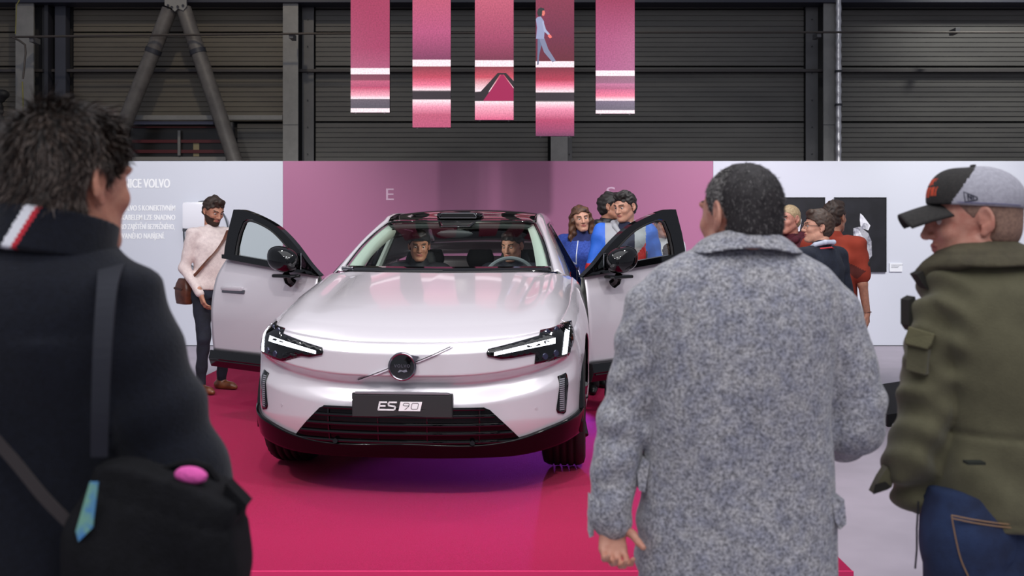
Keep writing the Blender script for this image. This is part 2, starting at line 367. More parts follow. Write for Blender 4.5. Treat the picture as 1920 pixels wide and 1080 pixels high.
# tubular brace
br = empty('tubular_brace', W(326, 60, DB-0.6), 0, 'grey A-shaped tubular steel brace at upper left of the rear wall', 'brace'); bo = br.location.copy()
def brp(b, nm, m, smooth=False): o = b.build(nm, m, br, smooth); o.location = -bo; return o
dB = DB-0.72
brp(MB().tube([W(318, 18, dB), W(222, 262, dB), W(200, 318, dB)], 0.135, 20), 'brace_tube', st_g, True)
brp(MB().tube([W(344, 16, dB), W(440, 300, dB), W(470, 388, dB)], 0.135, 20), 'brace_tube', st_g, True)
for p in [((289, 92), (286, 100)), ((370, 93), (372.5, 101))]:
    brp(MB().tube([W(*p[0], dB), W(*p[1], dB)], 0.147, 20), 'tube_band', st_d, True)
brp(MB().prism([tuple(W(x, y, dB-0.15).xz) for x, y in [(309, -30), (349, -30), (350, 12), (344, 20), (334, 16), (328, 22), (320, 14), (309, 10)]], dB-0.16, dB-0.12), 'gusset_plate', st_l)
for x, y in [(315, 10), (322, 13), (333, 12), (343, 10)]:
    brp(MB().tube([W(x, y, dB-0.155), W(x, y, dB-0.19)], 0.022, 8), 'bolt', st_d)
# windows opening with red beams behind horizontal rail
rl = empty('wall_rail', W(400, 226, DB-0.3), 0, 'pale horizontal steel rail crossing behind the tubular brace', 'rail'); ro = rl.location.copy()
o = MB().box((bx(243), DB-0.36, bz(229)), (bx(538), DB-0.28, bz(220)), 0.01).build('rail_beam', st_l, rl); o.location = -ro
o = MB().box((bx(243), DB-0.27, bz(236)), (bx(408), DB-0.2, bz(230))).build('lower_flange', mat('steel_violet', (96, 98, 118), 0.5), rl); o.location = -ro
wn = struct(MB().box((bx(245), DB+0.02, bz(303)), (bx(424), DB+0.08, bz(237))).build('window_1', mat('dark_window', (38, 36, 34), 0.25)))
for (ya, yb, m, nm) in [(237, 240, (74, 26, 30), 'red_bar'), (262, 268, (86, 24, 30), 'red_bar'), (281, 287, (86, 24, 30), 'red_bar'), (294, 301, (140, 136, 130), 'sill')]:
    MB().box((bx(248), DB-0.02, bz(yb)), (bx(424), DB+0.02, bz(ya))).build(nm, mat('c%d%d%d' % m, m, 0.5), wn)
MB().box((bx(335), DB-0.06, bz(292)), (bx(340), DB-0.02, bz(245))).build('window_stay', st_l, wn)
for x, w_ in [(362, 11)]: MB().box((bx(x), DB+0.012, bz(293)), (bx(x+w_), DB+0.02, bz(268))).build('pale_panel', mat('pale_panel', (150, 138, 104), 0.6), wn)
tag(MB().box((bx(434), DB-0.1, bz(305)), (bx(439), DB, bz(230))).build('steel_post', st_m), 'slim grey post under the pale rail, right of the red-barred window', 'post')
ribbed(bx(445), bx(537), bz(303), bz(231), 'cladding_panel', lm[1], wb)
# long pipe
pi = MB(); dpp = DB-0.98
pi.tube([W(x, y, dpp) for x, y in [(20, 69), (45, 69), (300, 66), (590, 63), (1100, 61), (1535, 60.5), (2000, 61)]], 0.02, 8)
pi.tube([W(22, 69, dpp), W(36, 76, dpp), W(47, 84, dpp), W(48, 100, dpp), W(43, 148, dpp)], 0.018, 8)
tag(pi.build('pipe', mat('pipe_dark', (74, 68, 64), 0.45, 0.3), None, True), 'thin dark pipe running the whole width of the rear wall', 'pipe')
hg = empty('pipe_cable', W(30, 30, dpp), 0, 'yellow green cable hanging from the pipe at far left', 'cable'); o = MB().tube([W(43, -12, dpp), W(31, 10, dpp), W(30, 40, dpp), W(29, 64, dpp)], 0.009, 6).build('upper_cable', mat('cable_yellow', (120, 116, 50), 0.5), hg, True); o.location = -hg.location
o = MB().tube([W(42, 153, dpp), W(43, 180, dpp), W(44, 230, dpp)], 0.012, 6).build('lower_cable', mat('cable_yellow'), hg, True); o.location = -hg.location
for i, (x, y) in enumerate([(57, 75), (545, 68), (1537, 66), (1797, 58)]):
    b = MB().box((px(x-4, dpp), dpp+0.025, W(0, y+3, dpp).z), (px(x+4, dpp), dpp+0.3, W(0, y-7, dpp).z), 0.005)
    tag(b.build('pipe_clamp', st_m), ['small pipe clamp on the leftmost column', 'small pipe clamp on the column left of the screens', 'small pipe clamp on the column beside the duct', 'small pipe clamp on the cladding at upper right'][i], 'clamp', 'pipe clamps')
# silver spiral duct
b = MB(); pts = []; dd = DB-0.5; n = 150; z0, z1 = 0.0, 6.6
xs_ = bx(1569)*dd/DB
V = []; Fc = []
for i in range(n):
    z = z0+(z1-z0)*i/(n-1); r = 0.056+0.005*math.sin(i*1.3)
    for kk in range(12):
        th = 2*PI*kk/12; zz = z+0.03*math.sin(th); V.append((xs_+0.03+r*math.cos(th), dd+r*math.sin(th), zz))
for i in range(n-1):
    for kk in range(12): Fc.append((i*12+kk, i*12+(kk+1) % 12, (i+1)*12+(kk+1) % 12, (i+1)*12+kk))
duct = tag(link('duct', pyme('duct', V, Fc), mat('foil', (205, 203, 205), 0.32, 0.85, bump=(30, 0.3))), 'silver foil duct running up beside the right column', 'duct')
for y in (142, 203): o = MB().tube([(xs_+0.03, dd, bz(y)-0.02), (xs_+0.03, dd, bz(y)+0.02)], 0.068, 14).build('duct_band', st_d, duct, True)
# yellow post and black bundle far left
tag(MB().box((bx(-30), DB-0.9, 0), (bx(6), DB-0.8, bz(152)), 0.01).build('guard_post', mat('yellow_paint', (150, 120, 20), 0.5)), 'yellow painted steel guard post at the far left edge', 'post')
bb = Blob(); 
for i in range(14): bb.ell((bx(RNG.uniform(8, 40)), DB-0.6, bz(RNG.uniform(185, 235))), RNG.uniform(.05, .13, 3), 0.03)
V, Q = bb.mesh(0.02); tag(link('black_bundle', npme('bb', V, Q), mat('black_plastic_rough', (24, 24, 26), 0.6)), 'black wrapped bundle beside the yellow guard post', 'bundle')
MB().box((bx(4), DB-0.7, 0), (bx(40), DB-0.5, bz(232))).build('bundle_stand', st_d, C.objects['black_bundle'])

# ------------------------------------------------------------ hanging LED screens
DS = 11.4; kS = DS/F
def ramp_mat(name, stops, zlo, zhi):
    "emissive picture: stops are (pixel row, colour, interpolate to next?)"
    m = bpy.data.materials.new(name); m.use_nodes = True; nt = m.node_tree; b = nt.nodes['Principled BSDF']
    b.inputs['Base Color'].default_value = (0.02, 0.02, 0.02, 1); b.inputs['Roughness'].default_value = 0.5
    tc = nt.nodes.new('ShaderNodeTexCoord'); sp = nt.nodes.new('ShaderNodeSeparateXYZ'); nt.links.new(tc.outputs['Object'], sp.inputs[0])
    mp = nt.nodes.new('ShaderNodeMapRange'); mp.inputs['From Min'].default_value = zhi; mp.inputs['From Max'].default_value = zlo
    nz = nt.nodes.new('ShaderNodeTexNoise'); nz.inputs['Scale'].default_value = 60; nz.inputs['Detail'].default_value = 3; nt.links.new(tc.outputs['Object'], nz.inputs['Vector'])
    nt.links.new(sp.outputs[2], mp.inputs['Value'])
    r = nt.nodes.new('ShaderNodeValToRGB'); nt.links.new(mp.outputs[0], r.inputs[0]); cr = r.color_ramp
    y0, y1 = stops[0][0], stops[-1][0]
    E = [((y-y0)/(y1-y0), c) for y, c in stops]
    while len(cr.elements) < len(E): cr.elements.new(0.5)
    for e, (p, c) in zip(cr.elements, E): e.position = p; e.color = (*lin(c), 1)
    for e, (p, c) in zip(cr.elements, E): e.position = p; e.color = (*lin(c), 1)
    mx = nt.nodes.new('ShaderNodeMixRGB'); mx.blend_type = 'MULTIPLY'; mx.inputs[0].default_value = 0.55
    r2 = nt.nodes.new('ShaderNodeValToRGB'); r2.color_ramp.elements[0].position = 0.3; r2.color_ramp.elements[0].color = (0.45, 0.4, 0.45, 1); r2.color_ramp.elements[1].position = 0.62
    nt.links.new(nz.outputs['Fac'], r2.inputs[0]); nt.links.new(r.outputs[0], mx.inputs[1]); nt.links.new(r2.outputs[0], mx.inputs[2])
    nt.links.new(mx.outputs[0], b.inputs['Emission Color']); b.inputs['Emission Strength'].default_value = 1.15
    return m
WH = (255, 232, 238); PK = (238, 120, 150); DM = (128, 40, 72); MG = (176, 56, 98); RS = (188, 84, 124); GY = (88, 78, 90); BLK = (44, 32, 40)
S = {1: [(-160, (150, 42, 80)), (0, (160, 46, 84)), (90, (160, 50, 92)), (127, (168, 76, 112)), (127.5, WH), (139, WH), (139.5, (116, 50, 72)), (151, (130, 58, 80)), (151.5, (190, 86, 118)), (162, (176, 70, 106)), (164, (190, 60, 100)), (178, (240, 160, 180)), (185, WH), (185.5, (96, 84, 96)), (203, (80, 74, 86)), (203.5, WH), (211, WH)],
     2: [(-160, (170, 60, 96)), (0, (186, 78, 108)), (60, (180, 76, 120)), (112, (124, 50, 88)), (112.5, WH), (124, WH), (124.5, (130, 46, 62)), (145, (190, 64, 88)), (160, PK), (170, WH), (170.5, BLK), (187, BLK), (187.5, WH), (200, (240, 150, 176)), (215, (190, 86, 116)), (239, (186, 80, 116))],
     3: [(-160, (160, 50, 84)), (0, (190, 84, 110)), (70, (160, 60, 96)), (113, (116, 36, 66)), (113.5, WH), (125, WH), (125.5, (130, 44, 58)), (145, (200, 70, 90)), (172, WH), (172.5, BLK), (189, BLK), (189.5, WH), (200, (246, 170, 190)), (225, (216, 90, 130))],
     4: [(-160, (120, 30, 60)), (0, (130, 36, 66)), (60, (110, 28, 62)), (115, (100, 20, 40)), (115.5, WH), (126, WH), (126.5, (120, 32, 52)), (150, (176, 50, 76)), (160, PK), (173, WH), (173.5, BLK), (190, BLK), (190.5, WH), (205, (236, 140, 170)), (225, (180, 66, 104)), (245, (150, 60, 100)), (255, (110, 50, 86))],
     5: [(-160, (150, 40, 78)), (0, (150, 44, 82)), (70, (170, 76, 120)), (132, (170, 84, 130)), (132.5, WH), (142, WH), (142.5, (140, 92, 112)), (156, (150, 92, 122)), (156.5, (196, 110, 150)), (166, (170, 84, 120)), (168, (200, 90, 130)), (180, PK), (189, WH), (189.5, (112, 98, 120)), (206, (96, 88, 104)), (206.5, WH), (213, WH)]}
XR = {1: (657.5, 730.5), 2: (773.5, 845), 3: (890.5, 963), 4: (1004.5, 1076.5), 5: (1117, 1190)}
ORD = {1: 'leftmost hanging screen, crimson with thin pale and grey bands', 2: 'second hanging screen from the left, pink with a black band', 3: 'middle hanging screen with a dark chevron over crimson', 4: 'fourth hanging screen showing a walking woman in grey suit', 5: 'rightmost hanging screen, crimson fading to violet with grey band'}
cab = mat('screen_case', (28, 26, 30), 0.5)
for i in range(1, 6):
    x0, x1 = [(v-CX)*kS for v in XR[i]]; st = S[i]; yb = st[-1][0]; zt = CAMZ-(-160-HY)*kS; zb = CAMZ-(yb-HY)*kS
    e = empty('led_screen', ((x0+x1)/2, DS, zb), 0, ORD[i], 'screen', 'hanging screens'); w2 = (x1-x0)/2
    MB().box((-w2, 0.004, 0), (w2, 0.07, zt-zb), 0.004).build('screen_case', cab, e)
    MB().box((-w2, 0.0, 0.001), (w2, 0.0035, zt-zb)).build('picture_panel', ramp_mat('led_%d' % i, st, 0, zt-zb), e)
    for sx in (-1, 1): MB().tube([(sx*w2*0.7, 0.04, zt-zb), (sx*w2*0.7, 0.04, zt-zb+1.6)], 0.006, 6).build('hanging_cable', st_d, e)
    for sx in (-0.8, 0.7): MB().box((sx*w2, 0.01, -0.012), (sx*w2+0.02, 0.03, 0)).build('bottom_clip', st_m, e)
    def q(pts, c, nm, st=1.0, dy=-0.003):
        v = [((x-CX)*kS-e.location.x, dy, CAMZ-(y-HY)*kS-zb) for x, y in pts]
        cm = mat('em_%d_%d_%d' % c, (10, 10, 10), 0.5, emit=c, estr=st)
        link(nm, pyme(nm, v, [tuple(range(len(v)))]), cm, e, False)
    if i == 3:
        q([(891, 189), (905, 189), (937, 140), (945, 140), (963, 164), (963, 152), (949, 137), (933, 137), (901, 172), (891, 173)], (40, 30, 36), 'chevron')
        q([(906, 189), (963, 189), (963, 166), (943, 140), (940, 140)], (170, 24, 84), 'triangle', 0.9)
    if i == 4:   # flat picture of a walking figure on the screen
        q([(1007, 122), (1008, 90), (1008, 70), (1016, 70), (1017, 76), (1011, 104), (1010, 121)], (104, 110, 140), 'picture_leg')
        q([(1010, 70), (1020, 70), (1028, 92), (1042, 114), (1036, 117), (1020, 98)], (128, 132, 160), 'picture_leg', 1.0, -0.0034)
        q([(1004.6, 36), (1008, 32), (1014, 31), (1020, 40), (1021, 60), (1020, 73), (1005, 73), (1007, 52)], (150, 156, 190), 'picture_jacket', 1.0, -0.0038)
        q([(1016, 40), (1019, 41), (1024, 56), (1031, 64), (1029, 67), (1020, 59)], (168, 174, 206), 'picture_sleeve', 1.0, -0.0042)
        q([(1029, 64), (1033, 66), (1035, 70), (1031, 72), (1027, 68)], (250, 120, 110), 'picture_hand', 1.0, -0.0046)
        q([(1009, 30), (1007, 24), (1009, 17), (1014, 14), (1020, 16), (1021, 22), (1017, 26), (1015, 31)], (40, 42, 44), 'picture_hair', 1.0, -0.0046)
        q([(1017, 20), (1021, 20), (1022, 25), (1020, 30), (1016, 29)], (230, 120, 110), 'picture_face', 1.0, -0.005)

# ------------------------------------------------------------ pictures and card on the right partition
blackp = mat('poster_black', (34, 34, 40), 0.35, noise=(3, (26, 26, 30), 2, 0.4, 0.6)); framem = mat('frame_black', (16, 16, 18), 0.4)
paper = mat('paper_print', (214, 216, 226), 0.6, noise=(9, (150, 152, 168), 5, 0.42, 0.62))
def picture(x0, x1, y0, y1, label):
    a = W(x0, y1, DP-0.03); b = W(x1, y0, DP-0.03)
    e = empty('framed_picture', ((a.x+b.x)/2, DP, a.z), 0, label, 'picture', 'black pictures on the partition'); w2 = (b.x-a.x)/2; h = b.z-a.z
    MB().box((-w2+0.006, -0.028, 0.006), (w2-0.006, -0.006, h-0.006)).build('print', blackp, e)
    for nm, lo, hi in [('frame_rail', (-w2, -0.036, 0), (w2, 0, 0.008)), ('frame_rail', (-w2, -0.036, h-0.008), (w2, 0, h)), ('frame_rail', (-w2, -0.036, 0), (-w2+0.008, 0, h)), ('frame_rail', (w2-0.008, -0.036, 0), (w2, 0, h))]:
        MB().box(lo, hi).build(nm, framem, e)
    return e
def printed(e, polys):
    for j, (pts, c) in enumerate(polys):
        k = (DP-0.03)/F; v = [((x-CX)*k-e.location.x, -0.0285-0.0003*j, CAMZ-(y-HY)*k-e.location.z) for x, y in pts]
        link('printed_shape', pyme('ps', v, [tuple(range(len(v)))]), mat('print_%d' % c, (c, c, c+8), 0.6, noise=(14, (max(c-60, 40), max(c-60, 40), max(c-46, 40)), 4, 0.45, 0.6)), e, False)
p1 = picture(1436, 1547, 370, 511, 'black framed picture of white crumpled paper behind the maroon hoodie man')
printed(p1, [([(1481, 388), (1488, 386), (1497, 398), (1503, 412), (1500, 430), (1496, 460), (1482, 470), (1484, 430)], 226), ([(1436, 440), (1452, 428), (1456, 470), (1452, 500), (1436, 505)], 224), ([(1486, 402), (1499, 404), (1500, 420), (1486, 424)], 200)])
p2 = picture(1565, 1662, 370, 510, 'black framed picture of crumpled paper right of the rust T-shirt man')
printed(p2, [([(1600, 434), (1600, 428), (1612, 425), (1628, 437), (1634, 452), (1635, 480), (1630, 486), (1612, 489), (1608, 470), (1601, 448)], 168), ([(1602, 430), (1610, 430), (1618, 444), (1622, 462), (1616, 480), (1610, 466)], 216),
             ([(1613, 400), (1618, 404), (1632, 423), (1628, 432), (1614, 427), (1612, 412)], 226), ([(1620, 418), (1629, 421), (1627, 431), (1613, 428)], 190)])
printed(p2, [])
p3 = picture(1800, 1895.5, 369, 456, 'black framed picture mostly hidden behind the man in the cap')
p4 = picture(-70, 2.5, 364, 470, 'dark framed picture cut by the left edge of the view')
cdm = mat('card_white', (232, 234, 240), 0.5); tcm = mat('card_text', (120, 122, 130), 0.6)
a = W(1668, 509.5, DP-0.02); b = W(1692, 493.5, DP-0.02)
cc = tag(MB().box((a.x, DP-0.02, a.z), (b.x, DP-0.001, b.z), 0.001).build('caption_card', cdm), 'small white caption card right of the second black picture', 'card')
for y, w_ in [(496.5, 22), (499, 15), (501.2, 13)]: MB().box((px(1670), DP-0.0215, W(0, y+0.7, DP).z), (px(1670+w_), DP-0.0195, W(0, y, DP).z)).build('text_line', tcm, cc)

# ------------------------------------------------------------ charger with cable
wb_ = empty('wall_charger', W(378, 420, DP-0.12), 0, 'white rounded wall charger with looped black cable on left partition', 'charger'); wo = wb_.location.copy()
def wc(o): o.location = -wo; return o
def rbox(x0, x1, y0, y1, d0, d1, bev): a = W(x0, y1, DP); b = W(x1, y0, DP); return MB().box((a.x, DP-d1, a.z), (b.x, DP-d0, b.z), bev)
wc(rbox(349.5, 401, 379, 430, 0.09, 0.20, 0.045).build('charger_cover', mat('gloss_white', (232, 232, 240), 0.25, coat=0.5), wb_, True))
wc(rbox(350.5, 400, 428, 434, 0.09, 0.19, 0.008).build('dark_seam', mat('dark_rubber', (60, 62, 70), 0.5), wb_, True))
wc(rbox(353, 398, 431, 457, 0.004, 0.10, 0.03).build('charger_base', mat('charger_grey', (158, 156, 164), 0.4), wb_, True))
cbm = mat('cable_black', (70, 76, 84), 0.45)
cpt = [W(x, y, DP-0.08) for x, y in [(372, 379), (385, 377.5), (402, 384), (418, 400), (427, 425), (429, 455), (425, 480), (405, 500), (378, 505), (356, 495), (348, 470), (344.5, 440), (346, 420), (350, 405)]]
wc(MB().tube([tuple(r[1:]) for r in crom([(i, *p) for i, p in enumerate(cpt)], 60)], 0.011, 8).build('charging_cable', cbm, wb_, True))
wc(MB().tube([W(352, 438, DP-0.12), W(362, 450, DP-0.13), (W(375, 453, DP-0.12))], 0.012, 8).build('cable_plug', mat('black_gloss_p', (20, 20, 22), 0.3), wb_, True))
# black wedge on the floor at right
wg = empty('floor_wedge', W(1680, 770, 8.6), 0, 'black wedge-shaped ramp edge on the grey floor at right', 'ramp'); 
p0 = [(px(1660, 8.3), 8.3), (px(1800, 8.3), 8.3), (px(1800, 9.4), 9.4), (px(1700, 9.4), 9.4)]
def fz(y, d): return CAMZ-(y-HY)*d/F
V = [(3.02, 8.0, 0), (4.6, 8.0, 0), (4.6, 9.2, 0), (3.02, 9.2, 0), (3.02, 8.0, 0.10), (4.6, 8.0, 0.34), (4.6, 9.2, 0.34), (3.02, 9.2, 0.10)]
o = link('wedge_block', pyme('w', V, [(0, 3, 2, 1), (4, 5, 6, 7), (0, 1, 5, 4), (1, 2, 6, 5), (2, 3, 7, 6), (3, 0, 4, 7)]), mat('black_satin', (10, 10, 12), 0.6, spec=.2), wg, False); o.location = -wg.location
o = MB().box((3.05, 7.985, 0.0), (3.2, 8.0, 0.03)).build('chrome_foot', mat('chrome', (210, 210, 214), 0.12, 1.0), wg); o.location = -wg.location
# ------------------------------------------------------------ the car (local axes: +x image right, +y towards its tail, z up)
TH = rad(4.5)
car = empty('car', (-0.574, 5.23, PZ), -TH, 'pearl white electric saloon car with both front doors open on the crimson carpet', 'car')
paint = mat('pearl_paint', (202, 196, 203), 0.25, metal=0.2, coat=1.0)
gloss = mat('gloss_black', (5, 5, 6), 0.05, coat=0.25, spec=0.5)
blk = mat('satin_black', (16, 16, 18), 0.4)
rub = mat('tyre_rubber', (20, 20, 21), 0.65, bump=(60, 0.1))
chrome = mat('chrome')
darkch = mat('dark_chrome', (150, 148, 154), 0.14, 1.0)
cream = mat('cream_trim', (186, 198, 186), 0.7)
seatm = mat('seat_charcoal', (40, 44, 48), 0.7)
dashm = mat('dash_charcoal', (34, 38, 42), 0.6)
ledw = mat('lamp_white', (240, 244, 255), 0.3, emit=(240, 246, 255), estr=2.2)
glass = glassmat('clear_glass', (222, 232, 226), 1.0)
wglass = glassmat('windscreen_glass', (236, 242, 240), 0.42)
dglass = mat('privacy_glass', (10, 11, 13), 0.05, coat=1.0)
T0 = crom([(0, 0, 0), (.22, .22, .008), (.44, .44, .043), (.61, .60, .098), (.78, .75, .185), (.90, .835, .27), (1.02, .89, .375), (1.22, .935, .57), (1.5, .962, .85), (1.95, .97, 1.30), (2.40, .97, 1.75)], 400)
TMAX = 2.40
def plan(t):
    s = 1 if t >= 0 else -1; q = abs(t)
    return s*np.interp(q, T0[:, 0], T0[:, 1]), np.interp(q, T0[:, 0], T0[:, 2])
def pnorm(t):
    e = 0.01; a = plan(t-e); b = plan(t+e); dx, dy = b[0]-a[0], b[1]-a[1]; L = math.hypot(dx, dy)
    return dy/L, -dx/L           # outward (towards viewer at the nose)
ZT = [(0, .818), (.25, .822), (.45, .832), (.62, .846), (.80, .866), (.95, .885), (1.06, .895), (1.25, .925), (1.55, .968), (1.95, 1.025), (2.4, 1.095)]
ZTm = crom(ZT, 200)
def ztop_(t): return float(np.interp(abs(t), ZTm[:, 0], ZTm[:, 1]))
def zbot(t):
    q = abs(t); b = plan(q)[1]
    if b < 0.46: return 0.235+0.05*float(sstep(0.5, 1.1, q))
    d = b-0.90; R = 0.425
    if abs(d) < R: return max(0.37+math.sqrt(R*R-d*d), 0.285)
    return 0.27 if b > 1 else 0.285
CRZ = crom([(0, .655), (.44, .668), (.62, .69), (.8, .722), (.95, .745), (1.3, .77), (2.4, .80)], 100)
def inset(t, z):
    "distance pulled inwards from the plan curve"
    q = abs(t); side = float(sstep(.75, 1.25, q)); zt = ztop_(q)
    o = 0.0
    # roll to the bonnet
    r = max(0, z-(zt-0.055)); o += (0.055*(1-side)+0.03*side)*(r/0.055)**1.6
    o += 0.012*max(0, (z-.66)/.16)*(1-side)+side*0.085*max(0, (z-.70)/(zt-.70))**2.0
    # crease with scooped band underneath
    zc = float(np.interp(q, CRZ[:, 0], CRZ[:, 1])); A = 0.052*(1-float(sstep(.80, 1.12, q)))
    if z < zc:
        u = (zc-z)/0.17
        if u < 1: o += A*(math.sin(PI*min(1, u/0.36)/2) if u < .36 else (0.5+0.5*math.cos(PI*(u-.36)/.64)))
    if z < 0.42: o += 0.05*((0.42-z)/0.2)**1.5*(1-side*0.4)
    # cheeks under the lamps stand proud
    return o
def S(t, z, out=0.0):
    x, y = plan(t); nx, ny = pnorm(t); o = inset(t, z)-out
    return np.array((x-nx*o, y-ny*o, z))
def skin(name, ta, tb, zlo, zhi, nt, nz, m, out=0.0, thick=0.006, parent=car, **pr):
    P = np.array([[S(ta+(tb-ta)*i/(nt-1), zlo(ta+(tb-ta)*i/(nt-1))+(zhi(ta+(tb-ta)*i/(nt-1))-zlo(ta+(tb-ta)*i/(nt-1)))*j/(nz-1), out) for i in range(nt)] for j in range(nz)]).reshape(-1, 3)
    return grid_np(name, P, nt, nz, m, parent, thick, **pr)
TB = 1.145   # bumper / wing split
skin('front_bumper', -TB, TB, zbot, ztop_, 240, 90, paint)
for s in (-1, 1): skin('front_wing', s*(TB+0.004), s*TMAX, zbot, lambda t: ztop_(t), 110, 60, paint)
# arch lips and liners
for s in (-1, 1):
    b = MB(); pts = [(s*0.925, .9+.43*math.cos(a), .37+.43*math.sin(a)) for a in np.linspace(-0.2, PI+0.2, 30)]
    b.tube(pts, 0.018, 6); b.build('arch_trim', gloss, car, True)
    P = [[(s*(0.60+0.33*u), .9+.44*math.cos(a), .37+.44*math.sin(a)) for u in (0, 1)] for a in np.linspace(-0.1, PI+0.1, 24)]
    grid_np('arch_liner', np.array(P).reshape(-1, 3), 2, 24, blk, car)
# projection of the surface to find (t,z) for a photograph position
def inv(px_, py_, out=0.0):
    c, s_ = math.cos(TH), math.sin(TH); t, z = (px_-757)/340.0, PZ and (1.42-(py_-HY)/350.0)
    def pr(t, z):
        x, y, zz = S(t, z, out); X = -0.574+x*c+y*s_; Y = 5.23-x*s_+y*c
        return CX+F*X/Y, HY+F*(1.42-zz)/Y
    for _ in range(30):
        u, v = pr(t, z); e = 1e-3; u1, v1 = pr(t+e, z); u2, v2 = pr(t, z+e)
        J = np.array([[(u1-u)/e, (u2-u)/e], [(v1-v)/e, (v2-v)/e]]); r = np.array([px_-u, py_-v])
        try: d = np.linalg.solve(J, r)
        except Exception: break
        t += float(np.clip(d[0], -.08, .08)); z += float(np.clip(d[1], -.05, .05)); t = max(-2.2, min(2.2, t))
    return t, z
def patch(name, poly, m, out, parent=car, thick=0.0, sub=5, flat=False, **pr):
    "closed outline in (t,z) filled and laid on the bodywork, standing proud by out"
    bm = bmesh.new(); vs = [bm.verts.new((p[0], p[1], 0)) for p in poly]; bm.faces.new(vs)
    bmesh.ops.triangulate(bm, faces=bm.faces[:])
    for _ in range(sub): 
        L = [e for e in bm.edges if e.calc_length() > 0.035]
        if not L: break
        bmesh.ops.subdivide_edges(bm, edges=L, cuts=1); bmesh.ops.triangulate(bm, faces=bm.faces[:])
    for v in bm.verts: v.co = S(v.co.x, v.co.y, out)
    bmesh.ops.recalc_face_normals(bm, faces=bm.faces[:])
    me = bpy.data.meshes.new(name); bm.to_mesh(me); bm.free(); o = link(name, me, m, parent, True, **pr)
    if thick:
        md = o.modifiers.new('solid', 'SOLIDIFY'); md.thickness = thick; md.offset = 0
    return o
def stroke(name, pts, w, m, out, parent=car, n=16, **pr):
    "thin band on the bodywork through (t,z) points"
    T = crom([(i, *p) for i, p in enumerate(pts)], n); b = MB(); b.tube([tuple(S(r[1], r[2], out)) for r in T], w, 6)
    return b.build(name, m, parent, True, **pr)
# --- bonnet: Coons patch over the four edges, with raised shoulders
ni, nj = 90, 70
tc_ = 1.06
def edge_front(u):   # u -1..1
    return S(u*tc_, ztop_(u*tc_), 0.0)
def edge_side(s, v):
    t = tc_+(TMAX-0.02-tc_)*v; return S(s*t, ztop_(t))
REAR = crom([(0, 0, 1.235, 1.142), (.40, .40, 1.30, 1.143), (.70, .68, 1.47, 1.136), (.84, .80, 1.62, 1.118), (1, abs(edge_side(1, 1)[0]), edge_side(1, 1)[1], edge_side(1, 1)[2])], 60)
def edge_rear(u):
    q = abs(u); return np.array((math.copysign(np.interp(q, REAR[:, 0], REAR[:, 1]), u), np.interp(q, REAR[:, 0], REAR[:, 2]), np.interp(q, REAR[:, 0], REAR[:, 3])))
def bonnet(u, v):
    U = 2*u-1; a, b_, l, r = edge_front(U), edge_rear(U), edge_side(-1, v), edge_side(1, v)
    c00, c10, c01, c11 = edge_front(-1), edge_front(1), edge_rear(-1), edge_rear(1)
    P = (1-v)*a+v*b_+(1-u)*l+u*r-((1-u)*(1-v)*c00+u*(1-v)*c10+(1-u)*v*c01+u*v*c11)
    env = math.sin(PI*min(1, v*1.02))**0.8*(1-abs(U)**4)
    q = abs(U); P = P.copy()
    P[2] += 0.050*math.sin(PI*min(1, max(0, v))**0.72)*(1-abs(U)**3.2)
    # crease: shoulder line stands 1 cm over a shallow valley
    ql = 0.60+0.08*v
    P[2] += 0.020*math.exp(-((q-ql-0.10)/0.10)**2)*sstep(.12, .5, v)*(1-sstep(.90, 1.0, v))-0.014*math.exp(-((q-ql+0.06)/0.07)**2)*sstep(.15, .6, v)*(1-sstep(.92, 1, v))
    return tuple(P)
grid_mesh('bonnet', bonnet, 121, 91, paint, car, 0.006)
# shut lines
sh = mat('shut_line', (62, 56, 64), 0.6)
b = MB(); b.tube([tuple(S(t, ztop_(t)-0.001, 0.001)) for t in np.linspace(-tc_, tc_, 70)], 0.0022, 5); b.build('bonnet_gap', sh, car, True)
for s in (-1, 1):
    b = MB(); b.tube([tuple(np.array(bonnet(0.5+s*0.5*(0.995-0.03*v), v))+(0, 0, 0.001)) for v in np.linspace(0.02, 0.98, 40)], 0.0022, 5); b.build('bonnet_gap', sh, car, True)
